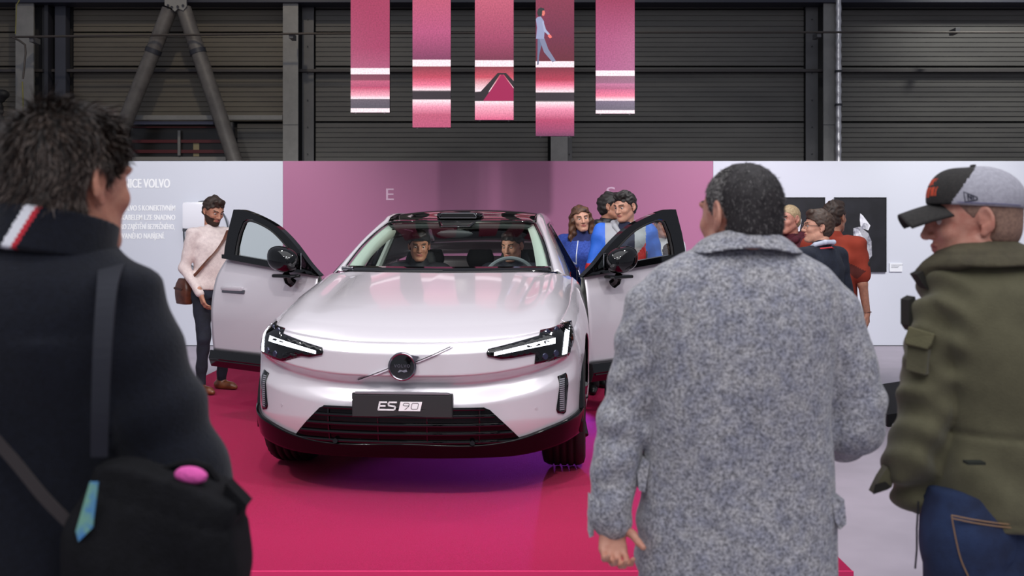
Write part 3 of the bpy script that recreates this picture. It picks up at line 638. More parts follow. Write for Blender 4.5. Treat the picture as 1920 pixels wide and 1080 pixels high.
# --- headlamps
def I(pts, out=0.004): return [inv(x, y, out) for x, y in pts]
LAMP_R = [(912, 662), (915, 655), (1000, 633), (1010, 630), (1012, 620), (1050, 607), (1070, 602), (1071, 610), (1068, 655), (1063, 667), (1002, 682), (1004, 663), (960, 671), (940, 673), (914, 668)]
for s in (1, -1):
    P = I(LAMP_R); P = [(s*t, z) for t, z in P]
    e = patch('headlamp', P, gloss, 0.006, thick=0.012)
    def SS(pts): return [(s*t, z) for t, z in I(pts)]
    for k_, (a, b2) in enumerate([((926, 663.5), (1040, 638))]):
        n_ = 7
        for i in range(n_):
            x0 = a[0]+(b2[0]-a[0])*i/n_; x1 = a[0]+(b2[0]-a[0])*(i+0.94)/n_
            y0 = a[1]+(b2[1]-a[1])*i/n_; y1 = a[1]+(b2[1]-a[1])*(i+0.94)/n_; h0 = 3.2+2.2*i/n_; h1 = 3.2+2.2*(i+1)/n_
            patch('light_segment', SS([(x0, y0+h0), (x0, y0-h0), (x1, y1-h1), (x1, y1+h1)]), ledw, 0.0145, e)
    for i in range(10):
        f0 = i/10; f1 = (i+0.88)/10
        x = lambda f: 1061.5-5.5*f; y = lambda f: 609+55*f
        patch('light_segment', SS([(x(f0)-4.6, y(f0)+2), (x(f0)+4.6, y(f0)-1), (x(f1)+4.4, y(f1)-1), (x(f1)-4.6, y(f1)+2)]), ledw, 0.0145, e)
    for (cx_, cy_) in [(1024, 623), (1040, 618), (1020, 668), (1040, 662)]:
        t, z = inv(cx_, cy_); p = S(s*t, z, 0.010); nx, ny = pnorm(s*t)
        b = MB(); b.tube([tuple(p), (p[0]+nx*.006, p[1]+ny*.006, p[2])], [0.019, 0.016], 12); b.build('projector_lens', mat('lens_blue', (54, 56, 84), 0.08, 0.6, coat=1.0), e, True)
    # vertical air slot
    SL = [(1045, 706), (1060, 699), (1062, 703), (1060, 772), (1056, 776), (1045, 774), (1043, 768)]
    g = patch('air_slot', [(s*t, z) for t, z in I(SL)], gloss, 0.004, thick=0.01)
    for i in range(16):
        yy = 710+i*3.8
        patch('slot_fin', SS([(1047.5, yy+2.2), (1047.5, yy), (1056.5, yy-1.5), (1056.5, yy+0.8)]), mat('slot_silver', (170, 168, 176), 0.3, 0.6), 0.012, g)
    t, z = inv(1005, 766); p = S(s*t, z, 0.001); nx, ny = pnorm(s*t)
    MB().tube([tuple(p), (p[0]+nx*.003, p[1]+ny*.003, p[2])], 0.009, 14).build('parking_sensor', mat('sensor_ring', (176, 168, 176), 0.3), car, True)
    for box_ in ([(972, 684), (998, 679), (997, 693), (985, 702), (970, 706)],):
        Q = SS(box_); stroke('cover_outline', Q+[Q[0]], 0.0009, sh, 0.0005, n=40)
# --- lower grille: opening frame, black panel, bars
GR = [(601, 764), (905, 764), (915, 768), (976, 826), (984, 838), (548, 838), (556, 826), (590, 770)]
def IG(pts): return [inv(x, y, 0.0) for x, y in pts]
gt = IG([(905, 763), (918, 768), (975, 822), (990, 838)])
hw_t, gb = gt[0][0], gt[-1][1]
poly = [(t, z) for t, z in gt]+[(-t, z) for t, z in reversed(gt)]
gr = patch('lower_grille', poly, mat('grille_black', (6, 6, 7), 0.2, spec=.25), 0.009, sub=6)
zt0, zt3 = gt[0][1], gt[-1][1]
for i, f in enumerate([0.03, 0.2, 0.40, 0.60, 0.80]):
    z = zt0+(zt3-zt0)*f; tw = np.interp(-z, [-p[1] for p in gt], [p[0] for p in gt])-0.01
    b = MB(); b.tube([tuple(S(t, z, 0.017)) for t in np.linspace(-tw, tw, 40)], 0.0058, 6, flat=1.6); b.build('grille_bar', gloss, gr, True)
for t in (-.52, -.40, -.13, .13, .40, .52):
    b = MB(); b.tube([tuple(S(t, z, 0.015)) for z in np.linspace(zt0-0.01, zt3+0.02, 8)], 0.004, 6)
    if abs(t) < .5: b.build('grille_post', gloss, gr, True)
for s in (-1, 1):
    p = S(s*.365, .305, 0.02); MB().tube([tuple(p), (p[0], p[1]-.012, p[2])], [0.016, 0.013], 14).build('grille_sensor', gloss, gr, True)
# lip: black band that climbs towards the wheel arches
lip_top = crom([(0, .300), (.5, .300), (.62, .318), (.80, .365), (1.0, .402), (1.145, .425)], 60)
def lt(t): return float(np.interp(abs(t), lip_top[:, 0], lip_top[:, 1]))
def lb(t): return 0.222+0.061*float(sstep(.55, 1.15, abs(t)))
skin('front_lip', -TB-.01, TB+.01, lb, lt, 160, 14, mat('lip_black', (5, 5, 6), .12, spec=.28), out=0.016, thick=0.02)
# underbody
MB().box((-.60, .35, .21), (.60, 4.85, .27), .02).build('underbody', blk, car)
# --- badge and diagonal bar
bc = S(0, .706, 0.0); by = bc[1]
emb = MB().tube([(0, by+.004, .706), (0, by-.016, .706), (0, by-.019, .706)], [.066, .074, .066], 40).build('badge', mat('badge_black', (8, 8, 10), 0.12, coat=1.0), car, True)
b = MB(); n_ = 48; b.tube([(.069*math.cos(a), by-.016, .706+.069*math.sin(a)) for a in np.linspace(0, 2*PI, n_)], .007, 8, cap=False); b.build('badge_ring', darkch, emb, True)
def arrow():
    m = MB(); a = rad(38); c_, s_ = math.cos(a), math.sin(a); r = .07
    P = [(r*c_-.024*s_, .706+r*s_+.024*c_), (r*c_+.034, .706+r*s_+.012), (r*c_+.02*s_, .706+r*s_-.028*c_)]
    return m.prism([(x, z) for x, z in P], by-.02, by-.004)
arrow().build('badge_arrow', darkch, emb)
o = text_mesh('VOLVO', .022, darkch, emb, 'badge_lettering', align='CENTER', extr=.001, bold=.0004, space=1.25); o.location = (0, by-.0195, .703)
MB().prism([(-.024, .678), (-.012, .690), (.004, .686), (.022, .692), (.028, .680), (.010, .676), (-.004, .682), (-.016, .676)], by-.021, by-.018).build('badge_mark', chrome, emb)
for pts in ([(.050, .724), (.235, .800), (.262, .804), (.085, .728)], [(-.072, .686), (-.236, .622), (-.262, .622), (-.072, .700)]):
    bar = MB(); p_ = np.array(pts); ns = 24; V = []
    for q in range(ns+1):
        f = q/ns
        for e_ in (p_[0]*(1-f)+p_[1]*f, p_[3]*(1-f)+p_[2]*f):
            sp = S(e_[0], e_[1], 0.0); V += [(sp[0], sp[1]-.013, sp[2]), (sp[0], sp[1]+.01, sp[2])]
    Fc = [(0, 2, 3, 1), (4*ns, 4*ns+1, 4*ns+3, 4*ns+2)]
    for q in range(ns):
        a_, b2 = 4*q, 4*q+4; Fc += [(a_, b2, b2+2, a_+2), (a_+1, a_+3, b2+3, b2+1), (a_, a_+1, b2+1, b2), (a_+2, b2+2, b2+3, a_+3)]
    bar.add(V, Fc); bar.build('diagonal_bar', mat('bar_silver', (222, 216, 226), 0.25, 0.3), car)
    cx_ = [(pts[0][0]+pts[3][0])/2, (pts[0][1]+pts[3][1])/2]; ex = [(pts[1][0]+pts[2][0])/2, (pts[1][1]+pts[2][1])/2]
    MB().tube([tuple(S(cx_[0]*(1-f)+ex[0]*f, cx_[1]*(1-f)+ex[1]*f+.004, .0125)) for f in np.linspace(0, 1, 20)], .0026, 6).build('bar_groove', blk, car)
# --- number plate
plz = .5; ply = -.018
pl = MB().box((-.268, ply, .437), (.268, ply+.035, .567), .008).build('number_plate', mat('plate_frame', (30, 31, 32), 0.3, coat=0.3), car)
MB().box((-.262, ply-.002, .444), (.262, ply+.002, .556), .001).build('plate_face', mat('plate_face', (42, 43, 44), 0.45), pl)
whp = mat('plate_white', (238, 238, 240), 0.4)
MB().box((-.25, ply-.004, .562), (.25, ply+.01, .575), .003).build('plate_top_edge', mat('plate_grey', (120, 118, 124), 0.3), pl)
for nm, st_ in [('E', [[(-.117, .520), (-.082, .520)], [(-.122, .501), (-.090, .501)], [(-.125, .481), (-.088, .481)], [(-.117, .520), (-.125, .481)]]),
                ('S', [[(-.030, .520), (-.066, .520), (-.072, .513), (-.070, .503), (-.040, .499), (-.036, .494), (-.039, .483), (-.045, .481), (-.085, .481)]])]:
    for sg in st_:
        b = MB()
        for (p, q) in zip(sg[:-1], sg[1:]):
            dx, dz = q[0]-p[0], q[1]-p[1]; L = math.hypot(dx, dz); nx, nz = -dz/L*.0042, dx/L*.0042; ex, ez = dx/L*.003, dz/L*.003
            b.prism([(p[0]-ex+nx, p[1]-ez+nz), (q[0]+ex+nx, q[1]+ez+nz), (q[0]+ex-nx, q[1]+ez-nz), (p[0]-ex-nx, p[1]-ez-nz)], ply-.0045, ply-.003)
        b.build('plate_letter', whp, pl)
MB().prism([(-.018, .4755), (.096, .4755), (.107, .524), (-.008, .524)], ply-.0045, ply-.002).build('plate_badge', whp, pl)
dk = mat('plate_ink', (40, 44, 50), 0.4)
def lines(seg, w_, nm):
    b = MB()
    for (p, q) in zip(seg[:-1], seg[1:]):
        dx, dz = q[0]-p[0], q[1]-p[1]; L = math.hypot(dx, dz); nx, nz = -dz/L*w_, dx/L*w_; ex, ez = dx/L*w_, dz/L*w_
        b.prism([(p[0]-ex+nx, p[1]-ez+nz), (q[0]+ex+nx, q[1]+ez+nz), (q[0]+ex-nx, q[1]+ez-nz), (p[0]-ex-nx, p[1]-ez-nz)], ply-.0056, ply-.0046)
    b.build(nm, dk, pl)
lines([(.037, .503), (.012, .503), (.007, .507), (.009, .513), (.014, .517), (.034, .517), (.039, .513), (.037, .503), (.030, .494), (.016, .483)], .0013, 'plate_digit')
lines([(.052, .486), (.078, .486), (.083, .490), (.088, .512), (.084, .517), (.058, .517), (.053, .513), (.048, .491), (.052, .486)], .0013, 'plate_digit')
# --- wheels
def wheel(x, y, s, steer=0.0):
    e = bpy.data.objects.new('wheel', None); C.objects.link(e); e.parent = car; e.location = (x, y, .368); e.rotation_euler = (0, 0, steer)
    R, wd = .368, .128
    prof = [(-wd, .255), (-wd, .32), (-wd*.93, .350), (-wd*.72, .364)]
    gs = [-.062, -.02, .02, .062]
    for g in gs: prof += [(g-.007, .368), (g-.005, .360), (g+.005, .360), (g+.007, .368)]
    prof += [(wd*.72, .364), (wd*.93, .350), (wd, .32), (wd, .255)]
    n = 72; P = []
    for k_ in range(n+1):
        a = 2*PI*k_/n; r_ = [r-(0.004 if (k_ % 2 and abs(x_) > .07 and r > .34) else 0) for x_, r in prof]
        P += [(s*px__, rr*math.cos(a), rr*math.sin(a)) for (px__, _), rr in zip(prof, r_)]
    grid_np('tyre', np.array(P), len(prof), n+1, rub, e)
    rp = [(wd*.9, .262), (wd*.75, .255), (wd*.3, .245), (-wd*.8, .25)]
    grid_np('rim_barrel', np.array([(s*a_, r*math.cos(t), r*math.sin(t)) for t in np.linspace(0, 2*PI, 49) for a_, r in rp]), 4, 49, darkch, e)
    for k_ in range(5):
        a = 2*PI*k_/5; c_, q_ = math.cos(a), math.sin(a)
        MB().tube([(s*.085, .03*c_, .03*q_), (s*.10, .14*c_, .14*q_), (s*.112, .255*c_, .255*q_)], [.045, .03, .036], 8, flat=.5).build('spoke', gloss, e, True)
    MB().tube([(s*.06, 0, 0), (s*.11, 0, 0)], [.07, .04], 20).build('wheel_hub', gloss, e, True)
    return e
for s in (-1, 1): wheel(s*.825, .90, s); wheel(s*.83, 4.0, s)
# --- windscreen, roof, pillars
WB = crom([(0, 0, 1.245, 1.138), (.5, .42, 1.325, 1.139), (.8, .66, 1.48, 1.137), (1, .735, 1.60, 1.135)], 40)
WT = crom([(0, 0, 2.20, 1.500), (.5, .34, 2.235, 1.500), (.85, .52, 2.34, 1.493), (1, .575, 2.42, 1.478)], 40)
def edge(Tb, U):
    q = abs(U); return np.array((math.copysign(np.interp(q, Tb[:, 0], Tb[:, 1]), U), np.interp(q, Tb[:, 0], Tb[:, 2]), np.interp(q, Tb[:, 0], Tb[:, 3])))
def screen(U, v, out=0.0):
    a, b_ = edge(WB, U), edge(WT, U); p = a*(1-v)+b_*v; k_ = math.sin(PI*v)*0.030+out
    return p+np.array((0.25*U, -.35, .93))*k_
grid_np('windscreen', np.array([screen(-.97+1.94*i/40, .03+.95*j/24) for j in range(25) for i in range(41)]), 41, 25, wglass, car)
def band(nm, u0, u1, v0, v1, m, out=0.003, n1=30, n2=4, thick=.004, parent=car):
    return grid_np(nm, np.array([screen(u0+(u1-u0)*i/(n1-1), v0+(v1-v0)*j/(n2-1), out) for j in range(n2) for i in range(n1)]), n1, n2, m, parent, thick)
fr = band('screen_border', -1, 1, 0.0, .085, gloss); band('screen_border', -1, 1, .94, 1.0, gloss)
band('screen_border', -1, -.925, 0, 1, gloss, n1=3, n2=24); band('screen_border', .925, 1, 0, 1, gloss, n1=3, n2=24)
# sensor housing behind glass
grid_np('camera_shroud', np.array([screen((-.20+.40*i/10)*(1-.25*(1-j/8)), .80+.14*j/8, .001) for j in range(9) for i in range(11)]), 11, 9, gloss, car, .004)
# A pillars
OUTB = [(-.02, .775, 1.62, 1.13), (.25, .735, 1.84, 1.235), (.5, .69, 2.05, 1.335), (.75, .645, 2.26, 1.425), (1, .61, 2.46, 1.498), (1.6, .60, 3.0, 1.545), (2.2, .59, 3.6, 1.53), (2.9, .56, 4.3, 1.40), (3.2, .60, 4.72, 1.245)]
OP = crom(OUTB, 80)
for s in (-1, 1):
    V = []
    for r in OP:
        v = r[0]; x, y, z = r[1:]
        if v <= 1:
            i_ = edge(WB, 1)*(1-max(v, 0))+edge(WT, 1)*max(v, 0)+np.array((.25, -.35, .93))*math.sin(PI*max(0, min(1, v)))*.03
        else: i_ = np.array((x-.035, y, z+.012))
        wd_ = .055+.02*max(0, 1-v)
        V += [(s*i_[0], i_[1], i_[2]+.002), (s*(i_[0]+x+.01)/2, (i_[1]+y)/2-.005, (i_[2]+z)/2+.010), (s*(x+.02), y+.01, z-.012), (s*(x+wd_), y+.07, z-.055)]
    grid_np('roof_pillar', np.array(V), 4, len(OP), paint, car, .006)
    # black door seal line outside pillar
    MB().tube([(s*(r[1]+.055+.02*max(0, 1-r[0])), r[2]+.075, r[3]-.062) for r in OP], .012, 6).build('pillar_seal', gloss, car, True)
    # inner pillar trim, pale
    T = [r for r in OP if 0 <= r[0] <= 1.05]
    V = []
    for r in T:
        v = min(.97, max(.04, r[0])); a = screen(.93, v, -.012); b_ = screen(.93-.17*(1-.35*v), v, -.03)
        V += [(s*a[0], a[1], a[2]), (s*b_[0], b_[1]+.02, b_[2]-.01), (s*(b_[0]+.01), b_[1]+.12, b_[2]-.05), (s*(a[0]), a[1]+.2, a[2]-.09)]
    grid_np('pillar_trim', np.array(V), 4, len(T), cream, car)
# roof glass
RF = crom([(0, 2.20, 1.500), (.2, 2.55, 1.560), (.45, 3.0, 1.590), (.7, 3.5, 1.575), (1, 4.1, 1.46)], 40)
def roof(u, v):
    U = 2*u-1; y = np.interp(v, RF[:, 0], RF[:, 1]); z = np.interp(v, RF[:, 0], RF[:, 2]); f = edge(WT, U)
    xe = np.interp(y, OP[:, 2], OP[:, 1])-.03; zr = np.interp(y, OP[:, 2], OP[:, 3])+.012
    k_ = float(sstep(0, .25, v)); x = f[0]*(1-k_)+U*xe*k_; yy = y+(f[1]-2.20)*(1-v); zc = z-(z-zr)*abs(U)**2.6
    zz = f[2]*(1-k_)+zc*k_ if v < .25 else zc
    return (x, yy, zz)
grid_mesh('roof_panel', roof, 41, 41, gloss, car, .006)
# roof sensor hump
sb = Blob(); sb.fn(lambda X, Y, Z: np.maximum(((np.abs(X)/.176)**6+(np.abs(Z-1.535)/.038)**3.2)**(1/4.0)-1, 0)*0+(((np.abs(X)/.176)**4+(np.abs(Y-2.34)/.16)**3+(np.abs(Z-1.53)/.036)**3)**(1/3.2)-1)*.036, (-.18, 2.17, 1.49), (.18, 2.5, 1.57))
V, Q = sb.mesh(.0075); rs = link('roof_sensor', npme('rs', V, Q), gloss, car)
b = MB(); b.tube([(x, 2.178, z) for x, z in [(-.135, 1.512), (-.14, 1.516), (-.125, 1.543), (-.115, 1.548), (.115, 1.548), (.125, 1.543), (.14, 1.516), (.135, 1.512), (-.135, 1.512)]], .0022, 6, cap=False); b.build('sensor_rim', darkch, rs, True)
MB().prism([(-.13, 1.514), (-.115, 1.545), (.115, 1.545), (.13, 1.514)], 2.176, 2.186).build('sensor_window', mat('sensor_black', (4, 4, 5), .3), rs)
# cowl and wipers
grid_np('cowl', np.array([tuple(np.array(edge_rear(U))*(1-j)+(edge(WB, U*.98)+np.array((0, .03, -.012)))*j-np.array((0, 0, .006))) for j in (0, 1) for U in np.linspace(-.93, .93, 31)]), 31, 2, blk, car)
for x0, x1 in ((-.62, .02), (-.02, .60)):
    MB().tube([tuple(screen(x/.75, .006+.003*i, .006)) for i, x in enumerate(np.linspace(x0, x1, 8))], .004, 6).build('wiper', blk, car, True)
b = MB(); p = screen(-.62/.75, .02, .012); b.box((p[0]-.03, p[1]-.03, p[2]-.01), (p[0]+.05, p[1]+.02, p[2]+.018), .008); b.build('wiper_pivot', darkch, car)
# --- sides behind the front doors, and tail
def sidefn(s, y0, y1, zlo, zhi, nm, m, n=40, out=0.0, nzz=20):
    P = []
    for j in range(nzz):
        for i in range(n):
            y = y0+(y1-y0)*i/(n-1); zl = zlo(y) if callable(zlo) else zlo; zh = zhi(y) if callable(zhi) else zhi
            z = zl+(zh-zl)*j/(nzz-1); xw = .97-.16*float(sstep(4.3, 5.0, y))-.085*max(0, (z-.70)/.40)**2-.03*max(0, (.45-z)/.2)
            P.append((s*(xw+out), y, z))
    return grid_np(nm, np.array(P), n, nzz, m, car, .006)
def arch(y):
    d = y-4.0; return .37+math.sqrt(max(0, .43**2-d*d)) if abs(d) < .43 else .34
belt = lambda y: 1.10+.03*float(sstep(3, 4.6, y))
for s in (-1, 1):
    sidefn(s, 2.84, 3.78, lambda y: max(.34, arch(y)), belt, 'rear_door', paint)
    sidefn(s, 3.785, 4.98, arch, lambda y: belt(y)-.05*float(sstep(4.6, 5, y)), 'rear_wing', paint, n=60)
    MB().box((s*.86-.05, 1.35, .23), (s*.86+.05, 3.55, .36), .02).build('side_sill', gloss, car)
    MB().box((s*.80-.06, 1.78, .36), (s*.80+.06, 2.86, .44), .02).build('door_step', mat('step_grey', (150, 146, 150), .4), car)
    sidefn(s, 2.74, 2.84, .36, 1.08, 'lock_pillar', paint, n=4)
    MB().tube([(s*.80, 2.83, 1.06), (s*.655, 2.86, 1.40), (s*.60, 2.88, 1.51)], [.034, .026, .022], 8).build('lock_pillar_upper', gloss, car, True)
    MB().tube([(s*.755, 2.81, 1.06), (s*.615, 2.84, 1.39), (s*.565, 2.86, 1.49)], [.032, .026, .02], 8).build('lock_pillar_trim', cream, car, True)
    P = []
    for j in range(8):
        for i in range(30):
            y = 2.90+1.66*i/29; v = j/7; xt = np.interp(y, OP[:, 2], OP[:, 1])+.05; zt_ = np.interp(y, OP[:, 2], OP[:, 3])-.06
            P.append((s*(.875*(1-v)+xt*v), y+.0, belt(y)*(1-v)+max(zt_, belt(y)+.005)*v))
    grid_np('rear_side_glass', np.array(P), 30, 8, dglass, car, .005)
def tailf(u, v):
    U = 2*u-1; z = .30+.86*v; y = 4.99-.10*abs(U)**3-.06*(1-v)*.5; return (U*.81, y, z)
grid_mesh('tail_panel', tailf, 24, 16, paint, car, .006)
grid_mesh('boot_lid', lambda u, v: ((2*u-1)*(.60+.2*v), 4.55+.44*v, 1.29-.13*v+.02*math.sin(PI*u)), 20, 10, paint, car, .006)
grid_mesh('rear_window', lambda u, v: ((2*u-1)*(.54+.04*v), 4.10+.47*v, 1.46-.17*v+.02*math.sin(PI*u)), 20, 10, glass, car, .005)
for s in (-1, 1): MB().box((s*.55-.22, 4.93, .86), (s*.55+.22, 4.99, .90), .01).build('tail_lamp', mat('tail_red', (120, 10, 16), .2), car)
# --- interior
MB().box((-.78, 1.50, .40), (.78, 4.6, .44), .01).build('cabin_floor', dashm, car)
db = Blob(); db.loft([(.66, 0, 1.78, .76, .14), (.85, 0, 1.76, .76, .16), (1.0, 0, 1.72, .74, .22), (1.07, 0, 1.66, .72, .22), (1.105, 0, 1.62, .66, .16)], n=3.0)
V, Q = db.mesh(.02); dash = link('dashboard', npme('dash', V, Q), dashm, car)
MB().tube([(-.06, 1.60, 1.11), (-.03, 1.60, 1.145), (.03, 1.60, 1.145), (.06, 1.60, 1.11)], .012, 8).build('dash_speaker', darkch, dash, True)
MB().box((-.16, 1.93, .86), (.16, 1.95, 1.10), .01).build('centre_screen', mat('screen_off', (12, 14, 18), .1), dash)
MB().box((-.25, 1.60, 1.10), (.27, 1.72, 1.118), .004).build('dash_vent', mat('vent_grey', (92, 98, 100), .5), dash)
sw = bpy.data.objects.new('steering_wheel', None); C.objects.link(sw); sw.parent = car; sw.location = (.40, 2.02, 1.045); sw.rotation_euler = (rad(-24), 0, 0)
swm = mat('wheel_grey', (98, 104, 108), .5)
MB().tube([(.188*math.cos(a), 0, .188*math.sin(a)) for a in np.linspace(0, 2*PI, 49)], .0155, 8, cap=False).build('wheel_rim', swm, sw, True)
MB().box((-.07, -.03, -.06), (.07, .02, .05), .02).build('wheel_boss', dashm, sw)
for a in (PI, 0, -PI/2): MB().tube([(.05*math.cos(a), 0, .05*math.sin(a)), (.18*math.cos(a), 0, .18*math.sin(a))], .014, 6).build('wheel_spoke', dashm, sw, True)
def seat(x, y, wdt=.26, hr=True, h=.62):
    e = bpy.data.objects.new('seat', None); C.objects.link(e); e.parent = car; e.location = (x, y, .44)
    b = Blob(); b.loft([(.02, 0, -.22, wdt, .27), (.12, 0, -.22, wdt+.01, .28), (.18, 0, -.20, wdt-.03, .25)], n=4); V, Q = b.mesh(.02); link('seat_cushion', npme('sc', V, Q), seatm, e)
    b = Blob(); b.loft([(.10, 0, .04, wdt-.02, .07), (.35, 0, .09, wdt, .07), (.55, 0, .14, wdt-.02, .06), (h, 0, .155, wdt-.08, .045)], n=3.2); V, Q = b.mesh(.02); link('backrest', npme('sb', V, Q), seatm, e)
    if hr:
        b = Blob(); b.loft([(h+.03, 0, .155, .10, .035), (h+.10, 0, .15, .125, .05), (h+.19, 0, .155, .10, .035)], n=3); V, Q = b.mesh(.015); link('headrest', npme('sh', V, Q), seatm, e)
    return e
seat(-.38, 2.62); seat(.38, 2.62)
for x in (-.45, 0, .45): seat(x, 3.55, .22)
b = Blob(); b.ell((0, 2.02, 1.395), (.135, .02, .034), .01); V, Q = b.mesh(.01); rm = link('rear_view_mirror', npme('rm', V, Q), mat('mirror_back', (44, 47, 48), .45), car)
MB().tube([(0, 2.04, 1.42), (0, 2.10, 1.46)], .014, 8).build('mirror_stem', blk, rm, True)
b = MB(); b.tube([tuple(screen(u, .955, -.04)) for u in np.linspace(-.9, .9, 20)], .022, 8); b.build('headliner_edge', mat('headliner_dark', (66, 70, 68), .9), car, True)
grid_mesh('headliner', lambda u, v: ((2*u-1)*.56, 2.36+1.9*v, 1.46+.05*math.sin(PI*min(1, v+.15))-.02*v), 12, 12, mat('headliner_grey', (84, 88, 86), .9), car, .01)
# --- front doors
def door(s, alpha_world, nm='front_door'):
    "local door axes: +x from hinge to lock edge, y outwards (towards the viewer when open), z up"
    e = bpy.data.objects.new(nm, None); C.objects.link(e); e.parent = car
    e.location = (s*.935, 1.76, 0)
    # direction of the door in car axes
    a = alpha_world+(TH if s < 0 else -TH)
    dirx, diry = s*math.sin(a), math.cos(a); ang = math.atan2(diry, dirx)
    L = 1.12
    # outward normal must face the viewer (-y)
    e.rotation_euler = (0, 0, ang)
    side = -1 if s > 0 else 1      # sign of local y that faces the viewer
    def oy(x, z):      # curvature of the outer skin
        return side*(.035+.03*math.sin(PI*min(1, max(0, (z-.35)/.85)))-.055*max(0, (z-.72)/.4)**2-.012*math.cos(PI*x/L))
    # lower skin outline
    rear = lambda z: L-.0+.02*math.sin((z-.5)*3)-(.10*max(0, (z-.95)/.2)**1.5)
    front = lambda z: .0+.02*max(0, (z-.9)/.2)
    beltz = lambda x: 1.105+.115*x/L
    nx_, nz_ = 36, 30; P = []
    for j in range(nz_):
        for i in range(nx_):
            v = j/(nz_-1); u = i/(nx_-1); zz = .50+(1.105-.50)*v; x = front(zz)+(rear(zz)-front(zz))*u; z = .50+(beltz(x)-.50)*v
            P.append((x, oy(x, z), z))
    g = grid_np('door_skin', np.array(P), nx_, nz_, paint, e, .006)
    P2 = [(p[0]*.985+.005, -side*.055 if p[2] < 1.0 else -side*.04, p[2]) for p in P]
    grid_np('inner_trim', np.array(P2), nx_, nz_, mat('door_trim_grey', (120, 124, 120), .7), e, .01)
    # rim between skins
    rimp = [P[j*nx_+nx_-1] for j in range(nz_)]; V = []
    for p in rimp: V += [p, (p[0], -side*.05, p[2])]
    grid_np('door_edge', np.array(V), 2, nz_, paint, e)
    rimp = [P[i] for i in range(nx_)]; V = []
    for p in rimp: V += [p, (p[0], -side*.05, p[2])]
    grid_np('door_underside', np.array(V), 2, nx_, blk, e)
    # crease low on the door
    # cladding at the bottom
    b = MB(); b.prism([(side*.085, .50), (side*.10, .44), (side*.075, .375), (-side*.02, .37), (-side*.055, .50)], .0, L+.015, 'x'); b.build('door_cladding', gloss, e)
    b = MB(); b.tube([(0.02, side*.096, .425), (L, side*.096, .425)], .006, 6); b.build('cladding_strip', blk, e, True)
    # window frame: outer curve from hinge foot up over to lock pillar
    oc = crom([(0, -.03, 1.10), (1, .10, 1.185), (2, .28, 1.325), (3, .48, 1.445), (4, .70, 1.525), (5, .90, 1.575), (6, 1.02, 1.582)], 50)[:, 1:]
    ic = crom([(0, .17, 1.16), (1, .24, 1.225), (2, .37, 1.325), (3, .54, 1.425), (4, .70, 1.482), (5, .82, 1.505), (6, .885, 1.488)], 50)[:, 1:]
    lean = lambda z: -side*max(0, (z-1.10))*.14     # glass leans inwards
    def ring(oc_, ic_, dy, th):
        V = []; n = len(oc_); Fc = []
        for (a_, b_) in zip(oc_, ic_):
            for (x, z) in (a_, b_):
                V += [(x, lean(z)+dy-th/2, z), (x, lean(z)+dy+th/2, z)]
        for i in range(n-1):
            a_, b_ = 4*i, 4*(i+1)
            Fc += [(a_, b_, b_+2, a_+2), (a_+1, a_+3, b_+3, b_+1), (a_, a_+1, b_+1, b_), (a_+2, b_+2, b_+3, a_+3)]
        Fc += [(0, 2, 3, 1), (4*n-4, 4*n-3, 4*n-1, 4*n-2)]
        return V, Fc
    bz_ = 1.155
    O = list(map(tuple, oc))+[(1.06, 1.40), (1.075, 1.28), (1.07, 1.21)]
    Ii = list(map(tuple, ic))+[(.925, 1.40), (.945, 1.30), (.945, 1.235)]
    if s > 0: O = [(x*1.035, z) for x, z in O]; Ii = [(x*1.035, z) for x, z in Ii]
    V, Fc = ring(O, Ii, side*.0, .045); o = link('window_frame', pyme('wf', V, Fc), gloss, e, False)
    b = MB(); b.prism([(-.03, 1.095), (1.075, 1.205), (1.075, 1.235), (.94, 1.238), (.20, 1.165), (.10, 1.14)], side*.005-.02, side*.005+.02); b.build('window_sill', gloss, e)
    MB().tube([(.235, lean(1.18)+side*.02, 1.155), (.235, lean(1.22)+side*.02, 1.215)], .008, 6).build('quarter_post', darkch, e, True)
    # bright inner seal
    IS = [(x+(.5-x)*.03, z-(.012 if z > 1.2 else -.0)) for x, z in Ii]
    MB().tube([(x, lean(z)+side*.015, z) for x, z in IS], .009, 6).build('window_seal', mat('seal_dark', (34, 34, 34), .35), e, True)
    gp = [(.10, 1.15)]+Ii
    V = [(x, lean(z), z) for x, z in gp]; link('window_glass', pyme('wg', V, [tuple(range(len(V)))]), glass, e, False)
    # pale inside of frame, seen through glass edge
    # handle
    hx = .93
    hb = MB().box((hx-.15, side*.062-.018, .962), (hx+.09, side*.062+.018, .996), .012); ho = hb.build('door_handle', paint, e, True)
    MB().box((hx-.17, side*.048-.012, .940), (hx+.10, side*.048+.012, .972), .01).build('handle_recess', mat('chrome_dull', (150, 148, 152), .15, 1.0), e)
    # mirror
    mb = Blob(); mx = .21 if s < 0 else .23
    mb.fn(lambda X, Y, Z: (((np.abs(X-mx)/.125)**2.6+(np.abs(Y-side*.15)/.085)**2.3+(np.abs(Z-1.215-.02*(X-mx)/.12)/(.090))**2.4)**(1/2.4)-1)*.08, (mx-.13, side*.15-.09, 1.11), (mx+.13, side*.15+.09, 1.32))
    V, Q = mb.mesh(.009); link('mirror_housing', npme('mh', V, Q), gloss, e)
    MB().box((mx-.10, side*.12-.05, 1.083), (mx+.10, side*.12+.05, 1.108), .01).build('mirror_base', gloss, e)
    MB().tube([(mx+.02, side*.04, 1.04), (mx+.03, side*.08, 1.07), (mx, side*.12, 1.10)], [.035, .035, .03], 8).build('mirror_arm', gloss, e, True)
    MB().box((mx-.095, side*.065-.003 , 1.14), (mx+.095, side*.065+.003, 1.26), .002).build('mirror_glass', mat('mirror_silver', (200, 204, 208), .03, 1.0), e)
    return e
door(-1, rad(53)); door(1, rad(48.6))

